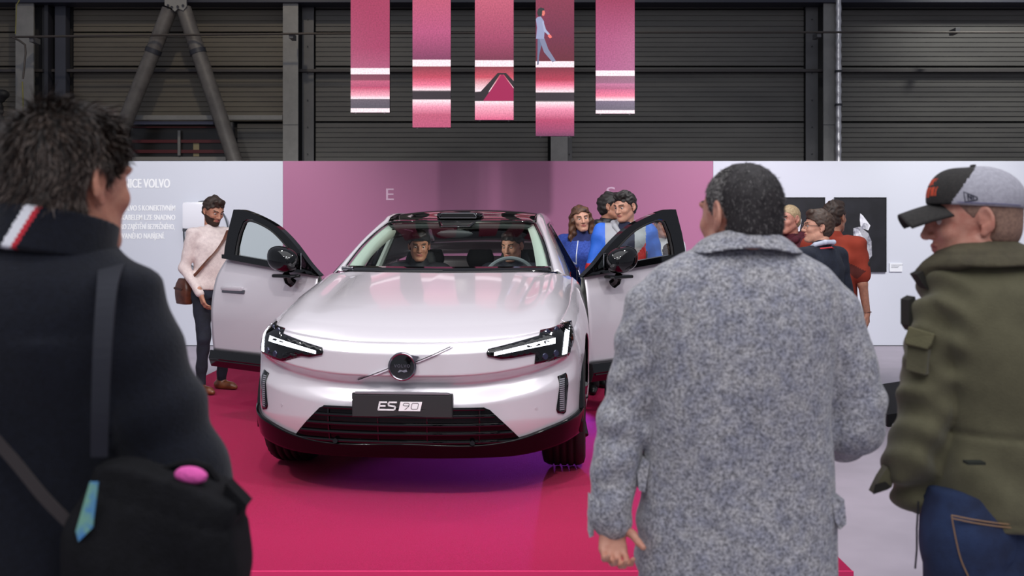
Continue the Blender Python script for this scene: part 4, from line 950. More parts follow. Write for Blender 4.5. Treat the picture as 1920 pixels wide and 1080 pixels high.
p = Matrix.Translation(car.location) @ Matrix.Rotation(-TH, 4, 'Z') @ Vector((0, 2.28, 1.40))
lamp('POINT', 'cabin_fill_light', tuple(p), tuple(p-Vector((0, 0, 1))), 5.0, (1, .95, .88), shadow_soft_size=.04)  # fill added inside the cabin to brighten the two occupants
# ------------------------------------------------------------ people
def skinm(nm, c, c2=None):
    m = mat(nm, c, 0.5, noise=(28, c2 or tuple(int(v*.86) for v in c), 3, 0.35, 0.7), bump=(180, 0.08)); b = m.node_tree.nodes['Principled BSDF']
    b.inputs['Subsurface Weight'].default_value = 0.08; b.inputs['Subsurface Radius'].default_value = (0.02, 0.008, 0.005); return m
skin_fair = skinm('skin_fair', (214, 158, 134)); skin_tan = skinm('skin_tan', (196, 138, 112)); skin_pink = skinm('skin_pink', (220, 158, 138), (196, 128, 110))
eye_w = mat('eye_white', (196, 184, 178), 0.35); eye_d = mat('eye_dark', (40, 30, 26), 0.2); lipm = mat('lips', (178, 104, 96), 0.45); browm = mat('brow_dark', (70, 50, 38), 0.8); nailm = mat('nails', (226, 176, 160), 0.3)
class Fr:
    "frame helper: local point -> world of the figure"
    def __init__(s, o, R): s.o = np.array(o, float); s.R = R
    def __call__(s, x, y, z): return s.R @ np.array((x, y, z), float)+s.o
def head_blob(B, fr, jaw=1.0, nose=1.0, wide=1.0, eyes=True, ear=True):
    R = fr.R
    B.ell(fr(0, .012, .030), (.077*wide, .096, .088), .02, R=R)
    B.ell(fr(0, -.030, .0), (.064*wide, .068, .085), .02, R=R)
    B.ell(fr(0, -.038, -.058), (.052*wide*jaw, .055, .050), .022, R=R)
    B.cone(fr(.050*wide*jaw, -.002, -.050), fr(.020, -.070, -.092), .018, .018, .025); B.cone(fr(-.050*wide*jaw, -.002, -.050), fr(-.020, -.070, -.092), .018, .018, .025)
    B.ell(fr(0, -.084, -.088), (.022*jaw, .018, .017), .018, R=R)
    for s in (-1, 1):
        B.ell(fr(s*.040, -.066, -.018), (.020, .020, .018), .018, R=R)
        B.ell(fr(s*.031, -.096, .012), (.018, .013, .012), .010, '-', R=R)
        B.cone(fr(s*.014, -.093, .034), fr(s*.046, -.080, .034), .009, .008, .010)
    B.cone(fr(0, -.094, .022), fr(0, -.112*nose, -.018), .0085, .012, .010)
    B.ell(fr(0, -.112*nose, -.020), (.0125, .012, .010), .006, R=R)
    for s in (-1, 1): B.ell(fr(s*.013, -.100, -.024), (.009, .010, .008), .006, R=R)
    B.ell(fr(0, -.094, -.046), (.024, .011, .0065), .006, R=R); B.ell(fr(0, -.092, -.057), (.020, .011, .0075), .006, R=R)
    B.cone(fr(.022, -.097, -.0515), fr(-.022, -.097, -.0515), .0022, .0022, .003, '-')
    if ear:
        for s in (-1, 1):
            Re = R @ rotm(s*-.35, .12, 0)
            B.ell(fr(s*.082*wide, .012, .006), (.0075, .019, .033), .006, R=Re)
            B.ell(fr(s*.087*wide, .010, .012), (.006, .011, .017), .004, '-', R=Re)
            B.ell(fr(s*.085*wide, .004, -.002), (.006, .007, .009), .004, '-', R=Re)
            B.ell(fr(s*.079*wide, .004, -.026), (.006, .009, .010), .005, R=Re)
def hand_blob(w, D, N, curl=0.5, side=1, k=1.0, spread=0.05, thumb=0.6):
    "w wrist, D finger direction, N palm facing, side=+1 thumb on the D x N side"
    B = Blob(); D = np.array(Vector(D).normalized()); N = np.array(N, float); N = N-D*(N@D); N /= np.linalg.norm(N); Sd = np.cross(D, N)*side; w = np.array(w, float)
    q = lambda d, s, n: w+k*(D*d+Sd*s+N*n)
    B.cone(q(-.05, 0, 0), q(.01, 0, 0), .026*k, .025*k, .01)
    for i, s in enumerate((.030, .011, -.009, -.027)):
        B.cone(q(.012, s*.6, 0), q(.088-.004*abs(i-1), s, 0), .0155*k, .0125*k, .014*k)
    for i, (s, L) in enumerate(zip((.031, .011, -.010, -.028), (.93, 1.0, .94, .76))):
        p = q(.088-.004*abs(i-1), s, 0); a = 0; dirb = D*math.cos(spread*(i-1.5))-Sd*math.sin(spread*(i-1.5))
        for j, (l, r0, r1) in enumerate(((.044, .0095, .0088), (.028, .0086, .0078), (.022, .0077, .0066))):
            a += curl*(.7, 1.0, .7)[j]; dv = dirb*math.cos(a)+N*math.sin(a); e = p+dv*l*L*k; B.cone(p, e, r0*k, r1*k, .004*k); p = e
    p = q(.02, .024, .004); a1 = (D*.62+Sd*.62+N*.40*thumb); a1 /= np.linalg.norm(a1); e = p+a1*.044*k; B.cone(p, e, .0145*k, .0115*k, .008*k)
    a2 = D*.86+Sd*.28+N*.5*thumb; a2 /= np.linalg.norm(a2); f = e+a2*.032*k; B.cone(e, f, .0112*k, .010*k, .005); g = f+(a2+N*.3)/np.linalg.norm(a2+N*.3)*.026*k; B.cone(f, g, .0098*k, .0082*k, .004)
    return B
def hair_blob(fr, style, wide=1.0):
    H = Blob(); R = fr.R
    if style == 'none': return None
    v = {'short': .010, 'buzz': .004, 'quiff': .014, 'messy': .011, 'long': .016, 'crop': .007, 'curly': .018}[style]
    H.ell(fr(0, .014, .034), (.077*wide+v, .096+v, .088+v), .01, R=R)
    H.ell(fr(0, .040, -.02), (.070*wide+v*.7, .062+v*.7, .062), .02, R=R)
    if style in ('quiff', 'messy', 'short'):
        sm = .65 if style == 'messy' else 1.0
        H.cone(fr(-.03, -.062*sm, .106), fr(.035, -.055*sm, .110), .022*sm, .024*sm, .02)
        H.cone(fr(0, -.05*sm, .110), fr(0, .03, .118), .026*sm, .022*sm, .03)
    if style == 'long':
        for s in (-1, 1):
            H.path([fr(s*.050, -.02, .09), fr(s*.082, .0, .02), fr(s*.090, .012, -.06), fr(s*.098, -.01, -.15), fr(s*.102, -.025, -.235)], [.030, .030, .034, .042, .024], .02)
        H.path([fr(0, .07, .05), fr(0, .09, -.06), fr(0, .09, -.17)], [.06, .06, .05], .03)
    # cut the face away
    def cut(X, Y, Z):
        x, y, z = X-fr.o[0], Y-fr.o[1], Z-fr.o[2]; lx = R[0, 0]*x+R[1, 0]*y+R[2, 0]*z; ly = R[0, 1]*x+R[1, 1]*y+R[2, 1]*z; lz = R[0, 2]*x+R[1, 2]*y+R[2, 2]*z
        # hairline: face region in front and below
        top = .074-.012*np.abs(lx)/.05
        yl = np.where(lz > .0, -.062+.10*np.clip((.072-lz)/.072, 0, 1)*.55, -.008+.03*np.clip(-lz/.05, 0, 1)) if style != 'long' else np.full_like(lz, -.030)
        face = np.minimum(np.minimum(yl-ly, top-lz)*-1, 1)   # negative inside the face zone
        face = np.maximum(ly-yl, lz-top)
        nape = (-.075 if style != 'long' else -1)-lz
        ears = 1.0
        if style != 'long':
            ears = np.sqrt(((np.abs(lx)-.085)/.030)**2+((ly-.008)/.026)**2+((lz+.012)/.040)**2)-1; ears = ears*.02
        return np.maximum(np.maximum(-face, nape), -ears)
    c = fr.o; H.fn(cut, c-.4, c+.4, .004, '*')
    return H
def figure(nm_label, loc, H=1.75, yaw=0.0, headyaw=0.0, headpitch=0.0, headroll=0.0, arms=None, legs=None, lean=0.0, core=1.0, tcx=0.0, skin=None, top=None, bottom=None, shoes=None, hair=None, res=.009, beard=None,
           shoulder=1.0, belly=1.0, sleeve='long', handcurl=(.45, .45), female=False, cat='person', extras=None, jaw=1.0, group=None, name='person', hres=.0055, basez=0.0, seated=False):
    k = H/1.75; root = empty(name, loc, yaw, nm_label, cat, group); skin = skin or skin_fair
    sx = .188*shoulder
    A = arms or {}
    # joints: s=-1 viewer-left in local frame (+x), keep s=+1 for local +x
    Ln = lambda x, y, z: np.array((x, y-lean*max(0, z-.95), z))
    J = {}
    for s in (-1, 1):
        d = A.get(s, {}); J[s] = dict(sh=np.array(d['sh']) if 'sh' in d else Ln(s*sx, .01, 1.425), el=np.array(d.get('el', (s*(sx+.055), .035, 1.13))), wr=np.array(d.get('wr', (s*(sx+.065), -.03, .875))), D=d.get('D', (0, -.15, -1)), N=d.get('N', (-s, 0, 0)), side=d.get('side', s))
    Lg = legs or {}
    for s in (-1, 1):
        d = Lg.get(s, {}); J[s].update(hip=np.array((s*.09, 0, .93)), kn=np.array(d.get('kn', (s*.10, -.02, .50))), an=np.array(d.get('an', (s*.11, .01, .085))), td=d.get('td', (s*.15, -1)))
    B = Blob()
    hc = Ln(0, -.02, 1.632); fr = Fr(hc, rotm(headyaw, headpitch, headroll)); nb = Ln(0, .02, 1.44)
    neck = [nb, fr(0, .022, -.055)]
    B.cone(neck[0], neck[1], .062 if not female else .052, .056 if not female else .046, .03)
    # torso as thin core under the clothes
    B.loft([(.90, tcx, 0, .14*core, .095*core), (1.05, tcx, 0, .13*core, .09*core), (1.25, tcx, 0, .145*core*shoulder, .10*core), (1.38, tcx*.5, 0, .15*core*shoulder, .085*core), (1.45, 0, .01, .10*core*shoulder, .06)], n=2.3)
    for s in (-1, 1):
        j = J[s]; B.path([j['sh']+(-s*.03, 0, -.01), j['el'], j['wr']], [.048, .036, .027] if not female else [.04, .032, .024], .02)
        B.path([j['hip'], j['kn'], j['an']], [.075, .05, .036], .02)
    V, Q = B.mesh(res*1.25, lo=np.array((-1.0, -1.0, .0)), hi=np.array((1.0, 1.0, float(neck[1][2]))))
    parts = [(V*k, Q, 0)]
    HB = Blob(); head_blob(HB, fr, jaw=jaw); HB.cone(neck[0], neck[1], .060 if not female else .050, .055 if not female else .045, .025)
    c = fr.o; V, Q = HB.mesh(hres, lo=c-np.array((.14, .16, .19)), hi=c+np.array((.14, .16, .15)))
    L = (cent(V, Q)-c) @ fr.R; mi = np.zeros(len(Q), int)
    lip = (np.abs(L[:, 0]) < .022-.3*np.abs(L[:, 2]+.0515)) & (np.abs(L[:, 2]+.0515) < .0095) & (L[:, 1] < -.085); mi[lip] = 1
    br = (np.abs(np.abs(L[:, 0])-.032) < .019) & (np.abs(L[:, 2]-(.034+.004*np.sin((np.abs(L[:, 0])-.015)*60))) < .0048) & (L[:, 1] < -.07); mi[br] = 2
    if beard:
        bz = (L[:, 2] < -.030-.35*np.maximum(0, -.05-L[:, 1])*0) & (L[:, 1] < .012) & ~lip & (L[:, 2] > -.125) & ((np.abs(L[:, 0]) > .030) | (L[:, 2] < -.064) | (L[:, 2] > -.044)) & (L[:, 2] < -.028-.0*L[:, 0]) 
        bz &= ~((L[:, 2] > -.045) & (np.abs(L[:, 0]) < .055) & (L[:, 1] < -.088) & (L[:, 2] > -.038)); mi[bz] = 5
    parts.append((V*k, Q, mi))
    for s in (-1, 1):
        E = Blob(); E.ell(fr(s*.031, -.0785, .012), (.0125, .0125, .0105), .004, R=fr.R); V, Q = E.mesh(.0035)
        Le = (cent(V, Q)-fr.o) @ fr.R; em = np.where(((Le[:, 0]-s*.030)**2+(Le[:, 2]-.011)**2 < .0058**2) & (Le[:, 1] < -.082), 4, 3); parts.append((V*k, Q, em))
        j = J[s]
        if A.get(s, {}).get('hand', True):
            HBb = hand_blob(j['wr'], j['D'], j['N'], curl=handcurl[0 if s < 0 else 1], side=j['side'], k=A.get(s, {}).get('hk', .95 if not female else .86), thumb=A.get(s, {}).get('thumb', .6)); V, Q = HBb.mesh(.005 if hres < .0065 else .007); parts.append((V*k, Q, 0))
    V, Q, mi = joinm(parts)
    link('body', npme('body', V, Q, mi), [skin, lipm, beard or browm if not beard else mat('brow_b', (48, 34, 26), .8), eye_w, eye_d, beard or browm], root)
    # top garment
    if top is not None: dress(root, J, nb, top, shoulder, belly, female, sleeve, lean, k, res)
    legs_(root, J, bottom, shoes, seated, k, res)
    if hair:
        HH = hair_blob(fr, hair['style']); wv = hair.get('wave', .004); fq = hair.get('f', 60)
        def hp(X, Y, Z): return wv*np.sin(fq*X+3*np.sin(fq*.6*Z))*np.sin(fq*.8*Y+2*np.sin(fq*.5*X))+wv*.5*np.sin(fq*2.3*Z+2*np.sin(fq*X))
        V, Q = HH.mesh(hres, post=hp); link('hair', npme('hair', V*k, Q), hair['m'], root)
    return root, fr, J, k
def dress(root, J, nb, top, shoulder, belly, female, sleeve, lean, k, res):
    T = Blob(); inf = top.get('inf', .018); rr = top.get('sl', .052); ct = top.get('collar', .03)
    wz = top.get('hem', .88); bw = top.get('w', 1.0)
    K = [(wz, 0, 0, (.165+inf*.6)*bw, (.115+inf)*belly), (1.02, 0, -.004, (.158+inf*.6)*bw, (.112+inf)*belly), (1.15, 0, -.006, (.160+inf)*bw*min(shoulder, 1.05), (.113+inf)*belly), (1.28, 0, 0, (.172+inf)*shoulder, .116+inf), (1.38, 0, .006, (.168+inf)*shoulder, .098+inf), (1.44, 0, .012, .120*shoulder+inf, .075+inf*.6), (1.475, 0, .016, .075+inf, .062+inf*.4)]
    K = [(a, b, c_-lean*max(0, a-.95), d, e) for a, b, c_, d, e in K]
    if female: K[1] = (1.04, 0, -.004-lean*.09, .142+inf, .10+inf); K[3] = (1.28, 0, -.02-lean*.33, .155+inf, .125+inf)
    T.loft(K, n=2.4, k=.03)
    for s in (-1, 1):
        j = J[s]; e0 = j['el']; w0 = j['wr']
        T.cone(j['sh']+(-s*.07, 0, .015), j['sh']+(-s*.005, 0, -.012), .052+inf*.5, .050+inf*.7, .03)
        if sleeve == 'long': T.path([j['sh'], e0, w0-(w0-e0)*.04], [.054+inf*.7, rr, rr*.80], .03)
        else: T.path([j['sh'], j['sh']+(e0-j['sh'])*.78], [.056+inf*.7, .060+inf*.5], .03)
    if ct: T.cone(nb+(0, .0, -.02), nb+(0, -.008, .03+ct*.5), .070+inf*.3, .064+inf*.3, .02)
    ph = RNG.uniform(0, 6, 4); amp = top.get('wr', .004)
    def post(X, Y, Z):
        return amp*np.sin(34*Z+9*X+ph[0]+2*np.sin(11*X+ph[1])+1.5*np.sin(13*Y+9*Z))*np.sin(15*X-11*Z+7*Y+ph[2])
    V, Q = T.mesh(res, post=post); f = top.get('fn'); mi = f(cent(V, Q), J) if f else np.zeros(len(Q), int)
    tm = link(top.get('name', 'sweater'), npme('top', V*k, Q, mi), top['m'], root)
def legs_(root, J, bottom, shoes, seated, k, res):
    P = Blob(); P.loft([(.86, 0, 0, .155, .112), (.94, 0, 0, .160, .115), (1.0, 0, 0, .150, .108)], n=2.4, k=.03)
    for s in (-1, 1):
        j = J[s]; P.path([j['hip']+(0, 0, -.03), j['kn'], j['an']+(0, 0, -.01)], [.098, .068, .058] if not bottom.get('slim') else [.094, .058, .044], .03)
    V, Q = P.mesh(res*1.2, post=lambda X, Y, Z: .004*np.sin(40*Z+2*np.sin(9*X+9*Y))*np.sin(13*X+17*Y)); link('trousers', npme('tr', V*k, Q), bottom['m'], root)
    for s in (-1, 1):
        j = J[s]; a = j['an']; td = np.array((*j['td'], 0.)); td /= np.linalg.norm(td); S_ = Blob()
        if not seated: S_.cone(a+(0, 0, -.045), a+td*.12+(0, 0, -.05), .042, .036, .02)
        S_.cone(a+(0, 0, .02), a+(0, 0, -.04), .044, .044, .02); S_.cone(a-td*.04+(0, 0, -.045), a+td*.16+(0, 0, -.06), .040, .024, .02)
        zb_ = float(a[2])-.085
        V, Q = S_.mesh(.008, lo=np.array((a[0]-.3, a[1]-.3, zb_-.02)), hi=np.array((a[0]+.3, a[1]+.3, a[2]+.1)), post=lambda X, Y, Z: np.maximum(0, (zb_+.004-Z))*4); V[:, 2] = np.maximum(V[:, 2], zb_)
        link('shoe', npme('shoe', V*k, Q), shoes, root)
def kid(root, B, name, m, res=.006, k=1.0, post=None, fn=None, **mk):
    V, Q = B.mesh(res, post=post, **mk); mi = fn(cent(V, Q)) if fn else None
    return link(name, npme(name, V*k, Q, mi), m, root)
# materials
hair_br = mat('hair_brown', (62, 44, 34), .6, noise=(70, (34, 24, 20), 5, .35, .65), aniso=(1, 1, .3))
hair_dk = mat('hair_dark', (40, 32, 30), .55, noise=(80, (20, 17, 18), 5, .35, .65), aniso=(1, 1, .3))
hair_au = mat('hair_auburn', (104, 66, 42), .55, noise=(40, (44, 28, 22), 5, .35, .65), aniso=(1, 1, .15))
hair_bl = mat('hair_blond', (200, 176, 140), .6, noise=(80, (168, 140, 104), 5, .35, .65))
denim_d = mat('denim_dark', (32, 36, 52), .85, noise=(14, (22, 25, 36), 4, .35, .65), bump=(300, .2))
trous_bk = mat('trousers_black', (24, 24, 28), .85, bump=(200, .2))
shoe_br = mat('shoe_brown', (126, 74, 44), .35, noise=(20, (88, 46, 26), 3, .35, .65)); shoe_bk = mat('shoe_black', (18, 18, 20), .4)
one = lambda m: [m]
def face_yaw(px_, d): return math.atan2(px(px_, d), d)
def at(px_, d, z=0.0): return (px(px_, d), d, z)

# 1 bearded man in the cream sweater behind the left door
knit = mat('cream_knit', (232, 216, 212), .9, noise=(30, (214, 196, 194), 3, .35, .65), bump=(160, .35))
r, fr, J, k = figure('bearded man in cream sweater and dark jeans looking down behind the left car door', at(396, 8.72, PZ), 1.70, yaw=rad(38), headyaw=rad(10), headpitch=rad(24),
    arms={-1: dict(el=(-.235, .02, 1.13), wr=(-.15, -.14, .90), D=(.25, -.2, -1), N=(1, 0, 0)), 1: dict(el=(.22, -.06, 1.15), wr=(.12, -.26, 1.02), D=(-.3, -.6, -.4))},
    legs={-1: dict(kn=(-.09, -.06, .50), an=(-.10, .0, .085), td=(.35, -1)), 1: dict(kn=(.13, .02, .50), an=(.16, .16, .085), td=(.5, -1))},
    skin=skin_tan, top=dict(name='sweater', m=knit, inf=.012, sl=.047, hem=.93), bottom=dict(m=denim_d, slim=True), shoes=shoe_br, hair=dict(style='quiff', m=hair_br, f=70), beard=mat('beard_brown', (58, 40, 32), .9, bump=(200, .6)), lean=.05, shoulder=.91)
leather = mat('bag_leather', (104, 56, 36), .4, noise=(16, (74, 36, 24), 3, .35, .65))
b = Blob(); b.path([(.10, -.155, 1.42), (.0, -.155, 1.30), (-.10, -.145, 1.18), (-.19, -.08, 1.08), (-.215, .03, 1.04)], [.012]*5, .004)
st = MB().tube([(.125, -.08, 1.46), (.07, -.132, 1.38), (-.02, -.152, 1.27), (-.11, -.142, 1.17), (-.175, -.10, 1.08), (-.205, -.0, 1.02)], .018, 8, flat=.35); 
bag = empty('crossbody_bag', r.location, rad(38), 'brown leather crossbody bag hanging behind the man in the cream sweater', 'bag')
o = st.build('strap', leather, bag, True); o.scale = (k, k, k)
bb2 = Blob(); bb2.loft([(.80, -.20, .13, .045, .12), (.86, -.20, .13, .055, .13), (.98, -.20, .13, .05, .12), (1.03, -.20, .13, .03, .09)], n=3.2); kid(bag, bb2, 'pouch', leather, .008, k)
MB().box((-.262*k, .03*k, .93*k), (-.20*k, .23*k, .95*k), .006).build('flap_edge', mat('leather_dark', (70, 36, 24), .5), bag)

# 2 woman in blue fleece
fleece = mat('fleece_blue', (58, 84, 172), .95, noise=(60, (40, 62, 140), 4, .35, .65), bump=(200, .3))
fl_d = mat('fleece_navy', (36, 44, 92), .95)
def f_fleece(c, J): return np.where((c[:, 2] > 1.43) & (np.abs(c[:, 0]) < .12), 1, np.where((np.abs(c[:, 0]+.02) < .006) & (c[:, 1] < -.05), 2, 0))
rw_, fr, J, k = figure('woman with long auburn hair in a blue fleece jacket behind the windscreen pillar', at(1090, 8.75, PZ), 1.625, yaw=rad(-14), headyaw=rad(22), headroll=rad(-8), headpitch=rad(4),
    arms={-1: dict(el=(-.27, .0, 1.14), wr=(-.17, -.20, 1.0), D=(.55, -.5, -.6), N=(0, .6, -1)), 1: dict(el=(.25, .0, 1.15), wr=(.16, -.16, 1.02))},
    skin=skin_fair, female=True, top=dict(name='fleece_jacket', m=[fleece, fl_d, mat('zip_white', (206, 210, 226), .5)], inf=.02, sl=.05, fn=f_fleece, collar=.05, hem=.85), bottom=dict(m=trous_bk), shoes=shoe_bk, hair=dict(style='long', m=hair_au, f=42, wave=.006), shoulder=.93, jaw=.86)

# 3 man in black puffer behind
puff = mat('puffer_black', (26, 26, 30), .45); pblue = mat('puffer_blue', (44, 78, 170), .5)
def f_puff(c, J): return np.where((np.abs(c[:, 2]-1.36) < .045) & (c[:, 0] < -.10) & (c[:, 1] < .02), 1, 0)
figure('man in black quilted jacket mostly hidden behind the man in blue and red', at(1141, 9.15, PZ), 1.75, yaw=rad(30), headyaw=rad(50), skin=skin_tan, top=dict(name='puffer_jacket', m=[puff, pblue], inf=.045, sl=.075, wr=.009, fn=f_puff, collar=.07), bottom=dict(m=trous_bk), shoes=shoe_bk, hair=dict(style='short', m=hair_dk))

# 4 man in blue, grey and red jacket
jb = mat('shell_blue', (44, 104, 214), .55, bump=(40, .2)); jr = mat('shell_red', (206, 44, 46), .55, bump=(40, .2)); jg = mat('shell_grey', (166, 166, 172), .55); jn = mat('shirt_navy', (30, 34, 58), .9); jk = mat('shell_navy', (26, 28, 44), .6)
def f_shell(c, J):
    x, y, z = c.T; o = np.zeros(len(c), int); ax = np.abs(x)
    o[(ax < .165) & (z > 1.0) & (ax > .0)] = 2
    o[(ax < .075+.03*(1.35-z)) & (y < -.04)] = 3
    o[(ax >= .10) & (ax < .20) & (z < 1.27+.0*x-.0) & (y < .1) & (z < 1.36-(.20-ax)*1.2)] = 1
    o[(ax > .155) & (ax < .178) & (z < 1.27) & (y < .05)] = 4
    o[(z < 1.15+.10*(ax > .2)) & (ax > .17) & (y < .3)] = 1
    o[(x > .085) & (ax < .165) & (z < 1.34-(.165-x)*1.3) & (y < .05)] = 1
    o[(ax > .18) & (z > 1.17)] = 0
    return o
r4, fr, J, k = figure('tall man in open blue, grey and red jacket looking down behind the right car door', at(1172, 8.15, PZ), 1.725, yaw=rad(-4), headyaw=rad(-40), headpitch=rad(14),
    arms={1: dict(el=(.27, .0, 1.12), wr=(.13, -.25, 1.02), D=(-1, -.3, 0), N=(0, 0, -1), side=-1), -1: dict(el=(-.26, .0, 1.13), wr=(-.10, -.24, 1.04), D=(.7, -.6, -.3), N=(0, .2, -1))},
    skin=skin_fair, top=dict(name='shell_jacket', m=[jb, jr, jg, jn, jk], inf=.03, sl=.062, fn=f_shell, wr=.005, collar=.03), bottom=dict(m=denim_d), shoes=shoe_bk, hair=dict(style='short', m=hair_dk, f=80), res=.008, shoulder=1.03)
b = Blob(); 
for s in (-1, 1): b.path([(s*.05, -.085, 1.42), (s*.085, -.05, 1.475), (s*.095, .02, 1.50), (s*.06, .085, 1.51)], [.018, .024, .026, .022], .01)
b.path([(-.06, .085, 1.51), (0, .10, 1.51), (.06, .085, 1.51)], [.022]*3, .01); kid(r4, b, 'collar', jg, .008, k)

# 5 man in white shirt with lanyard, 6 child
shirt = mat('shirt_white', (236, 234, 238), .8, bump=(30, .15)); lany = mat('lanyard_red', (196, 52, 60), .6)
r5, fr, J, k = figure('man in white shirt with red lanyard seen through the right door window', at(1243, 10.6, 0), 1.735, shoulder=.9, yaw=rad(-10), headyaw=rad(22), headroll=rad(6), skin=skin_pink, top=dict(name='shirt', m=[shirt], inf=.02), bottom=dict(m=trous_bk), shoes=shoe_bk, hair=dict(style='short', m=hair_dk), jaw=1.08)
b = MB()
for s in (-1, 1): b.tube([(s*.075*k, .0, 1.47*k), (s*.065*k, -.10*k, 1.42*k), (s*.035*k, -.142*k, 1.30*k), (0, -.15*k, 1.17*k)], .005, 6)
b.build('lanyard', lany, r5, True)
b = Blob()
for s in (-1, 1): b.path([(s*.07, .02, 1.475), (s*.062, -.055, 1.465), (s*.03, -.095, 1.43)], [.014, .015, .012], .006)
kid(r5, b, 'shirt_collar', shirt, .007, k)
figure('child with curly brown hair just visible above the right door', at(1257, 9.9, 0), 1.44, yaw=rad(170), skin=skin_fair, top=dict(m=[denim_d]), bottom=dict(m=trous_bk), shoes=shoe_bk, hair=dict(style='curly', m=mat('hair_chestnut', (92, 66, 50), .7, noise=(60, (52, 36, 28), 4, .35, .65)), f=120, wave=.007), res=.014, hres=.007)

# 7 maroon hoodie
mar = mat('hoodie_maroon', (86, 26, 42), .9, noise=(30, (66, 18, 32), 3, .35, .65))
r7, fr, J, k = figure('fair-haired man in maroon hoodie with number 23 before the left picture', at(1481, 8.5, 0), 1.79, yaw=rad(-38), headyaw=rad(-18), headpitch=rad(6), skin=skin_pink, top=dict(name='hoodie', m=[mar], inf=.025, sl=.06), bottom=dict(m=denim_d), shoes=shoe_bk, hair=dict(style='buzz', m=hair_bl, wave=.001), shoulder=1.04)
b = Blob(); b.path([(.0, -.10, 1.42), (.075, -.06, 1.465), (.10, .03, 1.50), (.06, .12, 1.49), (-.06, .12, 1.49), (-.10, .03, 1.50), (-.075, -.06, 1.465), (.0, -.10, 1.42)], [.02, .028, .036, .045, .045, .036, .028, .02], .02); kid(r7, b, 'hood', mar, .008, k)
for s in (-1, 1): MB().tube([(s*.03*k, -.125*k, 1.42*k), (s*.035*k, -.15*k, 1.33*k)], .004, 6).build('cord', shirt, r7, True)
t = text_mesh('23', .052, mat('print_cream', (236, 226, 214), .6), r7, 'number_print', align='CENTER', bold=.002); t.location = (.055*k, -.150*k, 1.345*k)

# 8 navy sweater with glasses
navy = mat('sweater_navy', (26, 32, 48), .95, noise=(50, (20, 25, 38), 3, .35, .65), bump=(200, .3))
r8, fr, J, k = figure('man with glasses in navy sweater over pale shirt, seen from behind', at(1538, 7.3, 0), 1.715, yaw=rad(-148), headyaw=rad(54), skin=skin_fair, top=dict(name='sweater', m=[navy], inf=.02, sl=.055), bottom=dict(m=trous_bk), shoes=shoe_bk, hair=dict(style='quiff', m=mat('hair_midbrown', (74, 54, 42), .6, noise=(80, (44, 31, 25), 5, .35, .65)), f=90, wave=.002), res=.008, hres=.0045)
b = Blob(); b.path([(.0, -.095, 1.44), (.064, -.05, 1.475), (.078, .02, 1.505), (.045, .085, 1.525), (-.045, .085, 1.525), (-.078, .02, 1.505), (-.064, -.05, 1.475), (.0, -.095, 1.44)], [.012, .015, .018, .018, .018, .018, .015, .012], .008); kid(r8, b, 'shirt_collar', mat('shirt_pale', (190, 196, 214), .8), .006, k)
MB().tube([(0.072*k, .06*k, 1.478*k), (.0, .107*k, 1.487*k), (-.072*k, .06*k, 1.478*k), (-.09*k, 0, 1.465*k), (-.07*k, -.08*k, 1.43*k)], .006, 6).build('lanyard', lany, r8, True)
g = MB()
for s in (-1, 1):
    cen = fr(s*.033, -.112, .010); g.tube([tuple(k*(cen+fr.R @ np.array((.023*math.cos(a), .004*math.cos(a)**2, .017*math.sin(a))))) for a in np.linspace(0, 2*PI, 17)], .0016, 5, cap=False)
    g.tube([tuple(k*fr(s*.056, -.108, .014)), tuple(k*fr(s*.079, -.05, .015)), tuple(k*fr(s*.082, .01, .012))], .0018, 5)
g.tube([tuple(k*fr(-.010, -.114, .013)), tuple(k*fr(.010, -.114, .013))], .0016, 5); g.build('glasses', mat('glasses_dark', (40, 34, 34), .3), r8, True)

# 9 rust T-shirt
rust = mat('tshirt_rust', (152, 54, 34), .9, noise=(6, (132, 44, 28), 3, .35, .65)); rustd = mat('tshirt_print', (84, 30, 24), .9)
def f_rust(c, J): return np.where((c[:, 1] > .05) & (c[:, 2] < 1.36-.5*np.abs(c[:, 0])) & (c[:, 2] > 1.20+.03*np.sin(40*c[:, 0])), 1, 0)
r9, fr, J, k = figure('man in rust coloured T-shirt turned away, arm hanging, beside the right picture', at(1563, 7.95, 0), 1.80, yaw=rad(146), headyaw=rad(-14), arms={-1: dict(el=(-.225, .02, 1.13), wr=(-.235, -.06, .90), D=(0, -.25, -1), N=(1, 0, 0)), 1: dict()},
    skin=skin_tan, top=dict(name='tshirt', m=[rust, rustd], inf=.022, fn=f_rust, hem=.84), sleeve='short', bottom=dict(m=trous_bk), shoes=shoe_bk, hair=dict(style='short', m=hair_br, f=80), shoulder=.96, belly=1.1, res=.008)
t = text_mesh('REGIS', .05, mat('print_orange', (232, 168, 60), .7), r9, 'back_print', align='CENTER', bold=.0015, rot=(PI/2, 0, PI)); t.location = (.06*k, .137*k, 1.385*k); t.rotation_euler = (PI/2-.25, 0, PI)
MB().tube([tuple(k*(J[-1]['wr']+np.array((.034*math.cos(a), .030*math.sin(a), .01)))) for a in np.linspace(0, 2*PI, 17)], .003, 5, cap=False).build('bracelet', leather, r9, True)
p = J[-1]['sh']*.4+J[-1]['el']*.6; b = MB(); b.tube([tuple(k*(p+(-.062, 0, .03))), tuple(k*(p+(-.069, 0, .03)))], [.026, .022], 14); b.build('sleeve_patch', mat('patch_dark', (34, 34, 26), .7), r9); 

